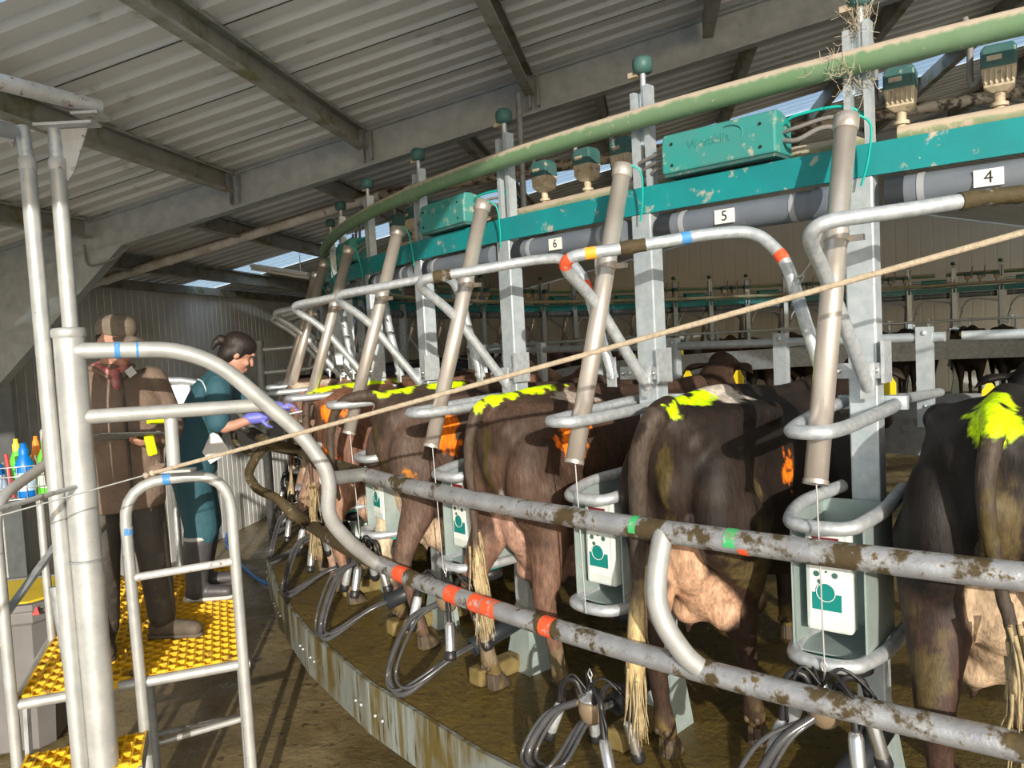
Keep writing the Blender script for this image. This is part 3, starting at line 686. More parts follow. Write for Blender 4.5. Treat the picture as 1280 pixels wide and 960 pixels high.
# milking cluster: claw, four cups, hoses
def make_cluster(seed=0, lift=0., hang=True):
    r = random.Random(seed); c = sp(10.1, -.02, -1.33+lift); t = stall_thing('milking_cluster', c, '', 'milking cluster')
    mb = MB(); mb.lathe([(.018, .055), (.034, .05), (.050, .028), (.056, 0), (.052, -.035), (.030, -.062), (.016, -.07)], c+Vector((0, 0, -.05)), (.15*r.random(), -.25, .95), 18); t.part('claw_bowl', mb, M['bowl'])
    mb = MB(); mb.lathe([(.052, -.006), (.054, 0), (.050, .008), (.020, .016), (.014, .034), (.010, .036)], c, (.05, -.2, .97), 18); t.part('claw_top', mb, M['steel_new'])
    mb = MB(); mb.tube([c+Vector((0, 0, .03)), c+Vector((.004, 0, .075))], .004, 6); mb.tube([c+Vector((0, 0, .07)), c+Vector((-.012, 0, .09)), c+Vector((0, 0, .115)), c+Vector((.012, 0, .09)), c+Vector((0, 0, .07))], .003, 6); t.part('hook', mb, M['wire'])
    for i, (dx, dy) in enumerate(((-.135, -.055), (.115, -.085), (-.085, .075), (.15, .05))):
        dx += r.uniform(-.03, .03); dy += r.uniform(-.02, .02); dz = r.uniform(-.05, .03)
        top = c+Vector((dx*1.05, dy*1.05, -.075+dz)); a = Vector((dx*r.uniform(.15, .6), dy*.5, -.15)).normalized()
        P = spline([c+Vector((dx*.3, dy*.3, -.005)), c+Vector((dx*.5, dy*.5, .055)), c+Vector((dx*.9, dy*.9, .045)), top+Vector((0, 0, .03)), top+a*.02], 5)
        mb = MB(); mb.tube(P, [.0125]*len(P), 8); sh = t.part('short_tube', mb, M['rubber'])
        cup = MB(); cup.lathe([(.010, -.004), (.019, .004), (.0235, .02), (.0235, .135), (.021, .150), (.012, .152)], top, a, 16); cu_ = t.part('teat_cup', cup, M['steel_new'] if i % 2 else M['galv'])
        mb = MB(); mb.lathe([(.020, .128), (.0265, .138), (.0285, .165), (.024, .178), (.012, .176)], top, a, 14); t.part('liner_mouth', mb, M['rubber'], parent=cu_)
        mb = MB(); Q = spline([top+Vector((.014, 0, .0)), top+Vector((.02, -.01, .07)), c+Vector((dx*.5, dy*.5-.02, .09)), c+Vector((0, -.02, .03))], 5); mb.tube(Q, .0055, 6); t.part('pulse_tube', mb, M['rubber'], parent=sh)
    # long hoses looping to the sleeve
    e = sp(9.99, 0, -1.715)
    for nm, off, rr, m in (('milk_hose', 0, .0155, 'hose'), ('pulse_hose', .030, .0085, 'hose'), ('pulse_hose', -.026, .0085, 'hose')):
        o = Vector((off, off*.5, off*.3)); sx = r.uniform(-.02, .02)
        if hang: P = [c+Vector((-.02, -.03, -.07))+o*.5, c+Vector((-.14+sx, -.13, -.17))+o, Vector((-.26+sx, LP(10.33, 0, 0).y, .11))+o, Vector((-.13, LP(10.38, 0, 0).y+.04, .035+abs(off)))+o, e+Vector((-.03, -.09, -.03))+o*.6, e+o*.5+Vector((0, .05, .01))]
        else: P = [c+Vector((-.03, -.02, -.02))+o*.5, c+Vector((-.15, -.09, -.09))+o, Vector((-.22, LP(10.30, 0, 0).y, .04))+o, Vector((-.05, LP(10.33, 0, 0).y, .04+abs(off)))+o, e+Vector((-.05, -.10, -.03))+o*.6, e+o*.5+Vector((0, .05, .01))]
        mb = MB(); mb.tube(spline(P, 8), rr, 10); t.part(nm, mb, M[m])
    return t.o
def make_sleeve():
    mb = MB(); mb.pipe([sp(9.66, .05, -1.62), sp(9.97, 0, -1.715)], .047, .005, 18)
    b = sp(9.8, 0, -1.67); return single('hose_sleeve', mb, M['black_pvc'], '', 'pipe sleeve', None, None, b, FR0)
# number plate pipe between this post and the next on the left
def make_section():
    A, B = LP(9.55, .13, .487), LP(9.55, .885, .487); t = stall_thing('cable_duct', (A+B)/2, '', 'pipe section'); d = (B-A).normalized()
    mb = MB(); mb.tube([A, B], .055, 18); t.part('pipe', mb, M['pvc'])
    for s in (.02, .98):
        c = A.lerp(B, s); mb = MB(); mb.tube([c-d*.03, c+d*.03], .061, 18); t.part('end_cap', mb, M['black_pvc'] if s > .5 else M['pvc'])
    for s in (.17, .86):
        c = A.lerp(B, s); mb = MB(); mb.tube([c-d*.011, c+d*.011], .0575, 18); t.part('clip', mb, M['pvc_light'])
    return t.o
def make_pulsator(dk):
    b = LP(9.35, dk, .785); t = stall_thing('pulsator', b, '', 'pulsator'); ro = Matrix.Rotation(-dk*D6*-1*0, 3, 'Z')
    mb = MB(); mb.tube([b+Vector((0, 0, -.02)), b+Vector((0, 0, .05))], .018, 10); mb.tube([b+Vector((0, 0, .0)), b+Vector((0, 0, .012))], .028, 12); t.part('nipple', mb, M['cream'])
    mb = MB(); w = .052; d = .045
    def lay(z, w, d): return [Vector((-w, -d, z)), Vector((w, -d, z)), Vector((w, d, z)), Vector((-w, d, z))]
    L = [lay(.045, .022, .02), lay(.062, .045, .040), lay(.125, .052, .046)]
    v = [b+p for q in L for p in q]; mb.add(v, [(3, 2, 1, 0)]+[(i*4+j, i*4+(j+1) % 4, i*4+4+(j+1) % 4, i*4+4+j) for i in range(2) for j in range(4)]+[(8, 9, 10, 11)])
    for i in range(6): mb.box(b+Vector((-.04+.016*i, -.045, .095)), (.006, .01, .05))
    t.part('body', mb, M['cream'], bevel=.006)
    mb = MB(); L = [lay(.122, .054, .048), lay(.185, .053, .047), lay(.205, .042, .036)]; v = [b+p for q in L for p in q]
    mb.add(v, [(3, 2, 1, 0)]+[(i*4+j, i*4+(j+1) % 4, i*4+4+(j+1) % 4, i*4+4+j) for i in range(2) for j in range(4)]+[(8, 9, 10, 11)]); cp = t.part('cap', mb, M['teal_dark'], bevel=.008)
    mb = MB(); mb.box(b+Vector((-.012, -.049, .155)), (.045, .004, .018)); t.part('window', mb, M['cream'], parent=cp, bevel=.003)
    mb = MB(); mb.tube(spline([b+Vector((-.045, .01, .12)), b+Vector((-.085, .02, .10)), b+Vector((-.085, .02, .26)), b+Vector((-.10, .03, .33))], 5), .011, 8); t.part('tube', mb, M['cable'])
    return t.o
def make_box():
    A, B = LP(9.6, .84, 0), LP(9.6, .30, 0); A.z = B.z = 0; t = stall_thing('junction_box', (A+B)/2+Vector((0, 0, LP(9.6, 0, .712).z)), '', 'junction box'); d = (B-A); L = d.length; d.normalize(); nrm = Vector((d.y, -d.x, 0))
    z0, z1 = LP(9.6, 0, .712).z, LP(9.6, 0, .89).z; h = z1-z0
    poly = [(0.03, 0), (-.12, 0), (-.12, h-.03), (-.03, h), (.015, h), (.03, h-.05)]      # outward, up
    mb = MB(); mb.prism([nrm*(x+.01)+Vector((0, 0, z0+y)) for x, y in poly], A, B); bx = t.part('cover', mb, M['teal_box'], bevel=.008)
    for s, y in ((.1, .115), (.1, .03), (.88, .115), (.88, .03)):
        mb = MB(); mb.lathe([(.006, 0), (.006, .004)], A+d*(L*s)+nrm*.040+Vector((0, 0, z0+y)), nrm, 8); t.part('screw', mb, M['ink'])
    mb = MB(); mb.box((A+B)/2+nrm*(-.03)+Vector((0, 0, z0-.006)), (L*.98, .12, .012), Matrix((d, -nrm*-1, Vector((0, 0, 1)))).transposed()); t.part('base_tray', mb, M['teal_dark'])
    for i in range(3):
        mb = MB(); p = B+Vector((0, 0, z0+.05+.03*i)); mb.tube(spline([p-nrm*.03, p+d*.06-nrm*.02+Vector((0, 0, .015*i-.01)), p+d*(.16+.03*i)-nrm*.05+Vector((0, 0, .02)), p+d*.30-nrm*.10+Vector((0, 0, -.04))], 5), .010-.002*i, 7); t.part('cable', mb, M['cable'] if i < 2 else M['teal_bright'])
        mb = MB(); p = A+Vector((0, 0, z0+.04+.03*i)); mb.tube(spline([p-nrm*.03, p-d*.06-nrm*.02, p-d*(.12+.03*i)-nrm*.05+Vector((0, 0, -.02)), p-d*.2-nrm*.12+Vector((0, 0, -.05))], 5), .009, 7); t.part('cable', mb, M['cable'])
    # embossed lettering and swoosh
    rot = Matrix((d, Vector((0, 0, 1)), nrm)).transposed().to_4x4()
    me = text_mesh('Westfalia', .05, M['teal_box'], Matrix.Translation((A+B)/2-d*.03+nrm*.041+Vector((0, 0, z0+h*.60))-t.base) @ rot, .0015)
    t.part('embossed_lettering', me, None, parent=bx)
    mb = MB(); c = (A+B)/2+d*.06+nrm*.0405+Vector((0, 0, z0+h*.62)); mb.tube([c+d*(.055*math.cos(a))+Vector((0, 0, .04*math.sin(a))) for a in np.linspace(1.9, -.5, 10)], .0025, 6); t.part('embossed_arc', mb, M['teal_box'], parent=bx)
    return t.o

post0 = make_post(); rem0 = make_remover(); (bow0, BOWP) = make_bow(); side0 = make_side(); ctl0 = make_control()
clu = [make_cluster(1), make_cluster(5, -.30, False), make_cluster(9, -.02)]
slv0 = make_sleeve(); sec0 = make_section(); pul0 = [make_pulsator(x) for x in (.54, .89, .27)]; box0 = make_box()

near = {0: 'right of the embossed junction box', 1: 'left of the embossed junction box', 2: 'right of the middle junction box', 3: 'left of the middle junction box',
        4: 'right of the leftmost junction box', 5: 'left of the leftmost junction box', 6: 'at the left bend of the ring'}
KINDS = [  # source, look, near label, far group
    (post0, 'galvanised stall post %s', 'galvanised stall posts'),
    (rem0, 'leaning steel lifting cylinder %s', 'leaning lifting cylinders'),
    (bow0, 'bowed galvanised rail starting at the post %s', 'bowed rails'),
    (side0, 'galvanised side rail looped round the cylinder %s', 'side rails of the stalls'),
    (ctl0, 'zinc control unit with keypad on the post %s', 'control units'),
    (slv0, 'black pipe sleeve at the foot of the post %s', 'hose sleeves'),
]
K_FAR = 30
used = set()
def place(src, k, label, group=None):
    m = stall_matrix(k) @ FR0.inverted() @ SRC[src]
    if src not in used:
        used.add(src); src.matrix_world = m; src['label'] = label
        if group: src['group'] = group
        return src
    return dup(src, m, label, group)
SRC = {o: o.matrix_world.copy() for o in [post0, rem0, bow0, side0, ctl0, slv0, sec0, box0]+clu+pul0}
bow_objs = {}
def side_of(k): return 'on the left curve of the ring' if k < 13 else 'on the far side of the ring'
for (src, lb, grp) in KINDS:
    for k in range(0 if src not in (bow0,) else 0, K_FAR):
        if src in (slv0,) and k > 8: continue
        if src is ctl0 and 9 < k < 14: continue
        if k in near:
            o = place(src, k, lb % near[k])
            if src is bow0: bow_objs[k] = o
        else: place(src, k, (lb.split(' %s')[0].rstrip(',')+' '+side_of(k)), grp+' '+side_of(k))
def bow_band(k, f0, f1, m, r=.0247, lb=None):
    n = len(BOWP); pts = BOWP[int(f0*(n-1)):int(f1*(n-1))+1]; mb = MB(); mb.tube(pts, r, 12)
    q = bpy.data.objects.new('paint_mark', mb.mesh('paint_mark', M[m])); COL.objects.link(q); q.parent = bow_objs[k]
    if lb: q['label'] = lb
cum = [0]
for a, b in zip(BOWP, BOWP[1:]): cum.append(cum[-1]+(b-a).length)
def at_len(f): return next(i for i, c in enumerate(cum) if c >= f*cum[-1])/(len(BOWP)-1)
for (k, f0, f1, m, lb) in ((1, .335, .365, 'chalk_orange', 'orange red paint mark'), (1, .385, .405, 'chalk_amber', 'amber paint mark'), (1, .56, .585, 'chalk_blue', 'blue paint mark'), (1, .76, .78, 'chalk_orange', 'orange red paint mark'),
                       (2, .78, .80, 'chalk_orange', 'orange red paint mark')): bow_band(k, at_len(f0), at_len(f1), m, .0243, lb)
for (k, f0, f1) in ((1, .455, .50), (2, .39, .42), (0, .57, .68)): 
    pts = BOWP[int(at_len(f0)*(len(BOWP)-1)):int(at_len(f1)*(len(BOWP)-1))+1]; r_ = random.Random(k); mb = MB(); mb.tube(pts, [.0235+.006*r_.random() for _ in pts], 10)
    q = bpy.data.objects.new('dung_clump', mb.mesh('dung_clump', M['rail_thick'])); COL.objects.link(q); q.parent = bow_objs[k]
for k in list(range(0, 9)):
    src = clu[{0: 0, 1: 1, 2: 2, 3: 0, 4: 2}.get(k, k % 3 if k % 3 != 1 else 0)]
    how = 'lying low' if k == 1 else 'hanging'
    lb = 'milking cluster %s under the control unit %s' % (how, near[k]) if k in near else 'milking cluster of four steel cups hanging on the left curve of the ring'
    place(src, k, lb, None if k in near else 'milking clusters on the left curve of the ring')
pl = {-1: '4', 0: '5', 1: '6'}; plated = []
for k in range(-1, K_FAR):
    if k in pl: o = place(sec0, k, 'grey pipe length under the teal beam %s' % {-1: 'at the right edge', 0: 'below the embossed junction box', 1: 'right of the middle junction box'}[k])
    elif k < 7: o = place(sec0, k, 'grey pipe length under the teal beam %s' % {2: 'below the middle junction box', 3: 'between the middle and leftmost junction boxes', 4: 'below the leftmost junction box', 5: 'next left of the leftmost junction box', 6: 'at the left bend of the ring'}[k])
    else: o = place(sec0, k, 'grey pipe length under the ring beam '+side_of(k), 'grey pipe lengths '+side_of(k))
    if k in pl: plated.append((k, o))
for k, o in plated:
    if True:
        A, B = LP(9.55, .13, .487), LP(9.55, .885, .487); d = (B-A).normalized(); nrm = Vector((-d.y, d.x, 0)) 
        if nrm.y > 0: nrm = -nrm
        up = (nrm*.35+Vector((0, 0, .94))).normalized(); nn = (nrm*.94-Vector((0, 0, .35))*1).normalized()
        nn = nrm; up = Vector((0, 0, 1)); c = A.lerp(B, .565)+nn*.0575
        xx = up.cross(nn); rot = Matrix((xx, up, nn)).transposed()
        mb = MB(); mb.box(c, (.085, .055, .004), rot); off = (A+B)/2
        p = bpy.data.objects.new('number_plate', mb.mesh('number_plate', M['plate'], off)); COL.objects.link(p); p.parent = o
        me = text_mesh(pl[k], .056, M['ink'], Matrix.Translation(c+nn*.0025-off) @ rot.to_4x4(), .0008)
        q = bpy.data.objects.new('number', me); COL.objects.link(q); q.parent = p
for k in range(-1, K_FAR):
    if k % 2 == 0:
        lb = {0: 'large dusty teal junction box with embossed lettering', 2: 'plain teal junction box in the middle, behind the third lifting cylinder', 4: 'leftmost of the three near teal junction boxes on the beam'}.get(k)
        place(box0, k, lb or 'teal junction box on the ring beam '+side_of(k), None if lb else 'junction boxes '+side_of(k))
    else:
        for j, p in enumerate(pul0):
            nm = ['middle', 'left', 'right'][j]
            if k in (-1, 1, 3): lb = '%s of three teal and cream pulsators %s' % (nm, {-1: 'right of the embossed junction box', 1: 'between the embossed and middle junction boxes', 3: 'between the middle and leftmost junction boxes'}[k]); gp = None
            else: lb = 'small pulsator box on the ring beam '+side_of(k); gp = 'pulsators '+side_of(k)
            place(p, k, lb, gp)
# ------------------------------------------------------------------ cows
def V(*a): return Vector(a)
def loft_body(mb, secs, n=28):
    v = []; f = []; m = len(secs)
    for (y, zt, zb, hw, ex) in secs:
        zc, hh = (zt+zb)/2, (zt-zb)/2
        for j in range(n):
            a = 2*PI*j/n; c, s = math.cos(a), math.sin(a)
            e = 2/ex; x = hw*abs(c)**e*(1 if c > 0 else -1); z = hh*abs(s)**e*(1 if s > 0 else -1)
            if s < 0: x *= 1-.10*abs(s)
            v.append((x, y, zc+z))
    for i in range(m-1):
        for j in range(n): f.append((i*n+j, i*n+(j+1) % n, (i+1)*n+(j+1) % n, (i+1)*n+j))
    f.append(tuple(range(n))[::-1]); f.append(tuple((m-1)*n+j for j in range(n)))
    mb.add(v, f)
def leg(mb, P, R, flat=1.): mb.chain(P, R, 12, flat)
def cow_mesh(spec, vox, smooth=9):
    """rump at y = 0, head towards +y, feet at z = 0, metres"""
    g = spec.get; mb = MB(); w = g('w', 1.); h = g('h', 1.); bl = g('belly', 1.)
    secs = [(-.015, 1.40, 1.10, .07, 2.), (.02, 1.45, 1.0, .135, 2.2), (.09, 1.47, .93, .19, 2.3), (.2, 1.47, .86, .23, 2.9), (.38, 1.48, .80, .245, 3.1), (.5, 1.475, .74, .255, 3.1), (.68, 1.45, .66, .275*bl, 2.6), (.95, 1.43, .57, .335*bl, 2.2),
            (1.2, 1.42, .545, .36*bl, 2.1), (1.45, 1.42, .57, .32, 2.1), (1.65, 1.42, .63, .26, 2.1), (1.80, 1.40, .72, .19, 2.), (1.88, 1.36, .85, .10, 2.)]
    loft_body(mb, [(y, a*h, b*h, c*w, e) for (y, a, b, c, e) in secs])
    for s in (1, -1):
        mb.ell((s*.195*w, .50, 1.39*h), (.062, .12, .06)); mb.ell((s*.085*w, .055, 1.32*h), (.062, .075, .075))          # hooks and pins
        mb.chain([V(s*.185*w, .48, 1.385*h), V(s*.14*w, .25, 1.385*h), V(s*.09*w, .05, 1.34*h)], [.06, .07, .06], 10)
        mb.ell((s*.155*w, .14, 1.08*h), (.115, .17, .26)); mb.ell((s*.165*w, .27, .98*h), (.115, .20, .25))               # thigh
        d = g('stepR', 0) if s > 0 else g('stepL', 0); sx = g('spread', .15)*s
        leg(mb, [V(s*.155*w, .16, 1.05*h), V(s*.165*w, .15+d*.3, .86*h), V(sx*1.02, .05+d*.8, .66), V(sx*1.02, .0+d, .53), V(sx, .03+d, .42), V(sx, .07+d, .24), V(sx, .085+d, .15), V(sx, .115+d, .085)],
            [.15, .125, .078, .060, .046, .039, .050, .040], .9)
        fx = s*.17; leg(mb, [V(s*.20, 1.62, .95*h), V(s*.19, 1.60, .72), V(fx, 1.62, .46), V(fx, 1.61, .36), V(fx, 1.61, .18), V(fx, 1.64, .085)], [.15, .105, .062, .045, .038, .045])
    # spine, neck, head
    mb.chain([V(0, .05, 1.455*h), V(0, .5, 1.47*h), V(0, 1.2, 1.41*h), V(0, 1.7, 1.42*h)], [.04, .05, .05, .06], 10)
    hx, hz = g('hx', 0), g('hz', 0)
    pl = V(hx, 2.18, 1.44+hz); mb.chain([V(0, 1.62, 1.12), V(hx*.3, 1.85, 1.20+hz*.4), V(hx*.8, 2.08, 1.33+hz)], [.24, .175, .125], 14)
    mz = pl+V(hx*.4, .30, -.36); mb.chain([pl+V(0, -.02, -.03), pl+V(hx*.1, .08, -.11), pl.lerp(mz, .62), mz], [.095, .115, .08, .062], 14)
    mb.ell(mz+V(0, .02, .0), (.062, .05, .05)); mb.chain([pl+V(0, .0, -.15), pl.lerp(mz, .6)+V(0, -.05, -.06)], [.07, .045], 10, sub=0)
    for s in (1, -1):
        e0 = pl+V(s*.085, -.01, -.03); e1 = pl+V(s*.20, -.07, -.02+g('ear', -.02)); e2 = pl+V(s*.255, -.085, -.06+g('ear', -.02))
        mb.chain([e0, e1, e2], [.032, .058, .022], 12, .42); mb.ell(pl+V(s*.088, .085, -.13), (.024, .03, .024))
    # udder
    u = g('udder', 1.); mb.ell((0, .30, .78*h), (.15*u, .16, .20)); mb.ell((0, .42, .69*h), (.165*u, .24, .155*u)); mb.ell((0, .16, .90*h), (.10*u, .09, .20))
    for (x, y) in ((-.075, .30), (.075, .30), (-.085, .50), (.085, .50)): mb.ell((x*u, y, .60*h), (.075, .09, .075)); mb.chain([V(x*u, y, .555*h), V(x*u*1.15, y+.005, .49*h)], [.024, .016], 8, sub=0)
    mb.ell((0, .0, 1.16), (.045, .04, .085))
    # tail
    tp = g('tail', [(0, .03, 1.47), (0, -.05, 1.43), (-.01, -.075, 1.28), (-.01, -.06, 1.0), (0, -.065, .75), (0, -.08, .60), (0, -.085, .38)])
    tr = g('tailr', [.036, .036, .030, .024, .022, .036, .018]); mb.chain([V(*p) for p in tp], tr, 10)
    me = remesh(mb, vox, smooth); P = verts_np(me); return me, P, np.array([tuple(p) for p in tp])
def seg_dist(P, A, B):
    d = B-A; t = np.clip(((P-A)@d)/(d@d), 0, 1); return np.linalg.norm(P-(A+t[:, None]*d), axis=1), t
def cow_paint(me, P, tp, spec):
    g = spec.get; n = len(P); sd = g('seed', 1); c1 = np.array(g('coat', (.05, .032, .022))); c2 = np.array(g('coat2', (.028, .018, .013)))
    k = np.clip((fbm(P, 3.2, sd)-.42)*7, 0, 1)[:, None]; C = c1*(1-k)+c2*k
    def blend(mask, col):
        nonlocal C
        m = np.clip(mask, 0, 1)[:, None]; C = C*(1-m)+np.array(col)*m
    X, Y, Z = P[:, 0], P[:, 1], P[:, 2]; nz = fbm(P, 9, sd+5)-.5; nf = fbm(P, 30, sd+9)-.5
    lg = g('legs'); 
    if lg: blend(np.clip((.95-Z+nz*.5)*5, 0, 1)*(Y < .6), lg)
    lo = g('lower')
    if lo: blend(np.clip((.30-Z+nz*.15)*14, 0, 1), lo)
    def spot(c, r, col, hard=6, rough=.5, fine=.35):
        d = np.sqrt((((P-np.array(c))/np.array(r))**2).sum(1)); blend((1-d+nz*rough*2+nf*fine*2)*hard, col)
    for s in g('spots', []): spot(*s)
    ud = g('udcol', (.44, .27, .19))
    d = np.minimum(np.sqrt(((X/.19)**2+((Y-.38)/.30)**2+((Z-.70)/.20)**2)), np.sqrt(((X/.095)**2+((Y-.13)/.13)**2+((Z-.88)/.16)**2)))
    blend((1.08-d+nz*.3)*7, ud)
    for x in (-.08, .08):
        dd, _ = seg_dist(P, np.array((x, .40, .56)), np.array((x*1.1, .40, .47))); blend((.035-dd)*60, (.42, .22, .17))
    # tail: hair colour and pale brush
    m = np.zeros(n); mt = np.zeros(n)
    for i in range(1, len(tp)-1):
        dd, t = seg_dist(P, tp[i], tp[i+1]); inside = dd < .047; m = np.maximum(m, inside*1.); mt = np.maximum(mt, inside*(i+t)/(len(tp)-1))
    blend(m*.75, g('tailcol', (.07, .052, .04))); blend(np.clip((mt-g('brush0', .66)+nz*.25)*9, 0, 1)*m, g('brush', (.48, .38, .22)))
    # dung, hooves
    if g('dung', 1):
        spot((.0, -.02, 1.18), (.026, .12, .20), (.062, .045, .014), 5, .9)
        for s_ in g('dungs', []): spot(s_[0], s_[1], (.085, .062, .026), 3, 1.5)
    blend(.8*np.clip((.26-Z+nz*.3)*8, 0, 1)*np.clip((nf+nz+.1)*8, 0, 1), (.14, .10, .035)); blend((.062-Z)*50, (.10, .075, .05))
    # marking paint
    for s_ in g('paint', []): spot(s_[0], s_[1], s_[2], 9, .55, .8)
    paint(me, C)
NEON = (.62, .92, .0); ORA = (.92, .20, .01)
def tail_brush(o, tp, t0, col, n=70, seed=1):
    r = random.Random(seed); L = [Vector(p) for p in tp]; m = len(L)-1; pts = spline(L, 6); i0 = int(t0*(len(pts)-1)); mb = MB()
    for i in range(n):
        a = r.randint(i0, len(pts)-3); ln = r.randint(4, 9); b = min(a+ln, len(pts)-1); off = V(r.gauss(0, .013), r.gauss(0, .012), 0)
        P = [pts[j]+off*(1+.55*(j-a)/max(1, b-a))+V(r.gauss(0, .003), r.gauss(0, .003), 0) for j in range(a, b+1, 2)]
        P.append(P[-1]+V(off.x*.35, off.y*.3, -r.uniform(.03, .10))); k_ = len(P); mb.tube(P, [.0075*(1-.8*q/(k_-1)) for q in range(k_)], 5)
    q = bpy.data.objects.new('tail_brush', mb.mesh('tail_brush', M[col])); COL.objects.link(q); q.parent = o
    return q
def hooves(o, spec):
    me_list = []
    for s in (1, -1):
        d = spec.get('stepR', 0) if s > 0 else spec.get('stepL', 0); sx = spec.get('spread', .15)*s
        for (x, y) in ((sx, .115+d), (s*.17, 1.64)):
            mb = MB()
            for q in (-1, 1):
                bot = [(.002, -.055), (.034, -.045), (.042, .0), (.036, .055), (.016, .092), (.002, .085)]; top = [(.002, -.045), (.028, -.036), (.034, -.004), (.028, .024), (.012, .036), (.002, .034)]
                b = [V(x+q*u, y+.012+w, .002) for u, w in bot]; t_ = [V(x+q*u, y+w, .082) for u, w in top]; n = 6
                f = [(i, (i+1) % n, n+(i+1) % n, n+i) for i in range(n)]+[tuple(range(n))[::-1], tuple(range(n, 2*n))]
                mb.add(b+t_, f if q > 0 else [g[::-1] for g in f])
                mb.ell(V(x+q*.022, y-.055, .125), (.014, .014, .018), 8, 6)
            me = mb.mesh('hoof', M['hoof']); h_ = bpy.data.objects.new('hoof', me); COL.objects.link(h_); h_.parent = o; bev(h_, .008)
def cow_matrix(k, R=10.03, yaw=0., z=ZD):
    a = ang(k); return Matrix.Translation((S*R*math.cos(a), S*R*math.sin(a), z)) @ Matrix.Rotation(a+PI/2+math.radians(yaw), 4, 'Z')
def spine(ya, yb, x=.0, wd=.06): return ((x, (ya+yb)/2, 1.47), (wd, (yb-ya)/2, .10), NEON)
TANN = (.40, .27, .17)
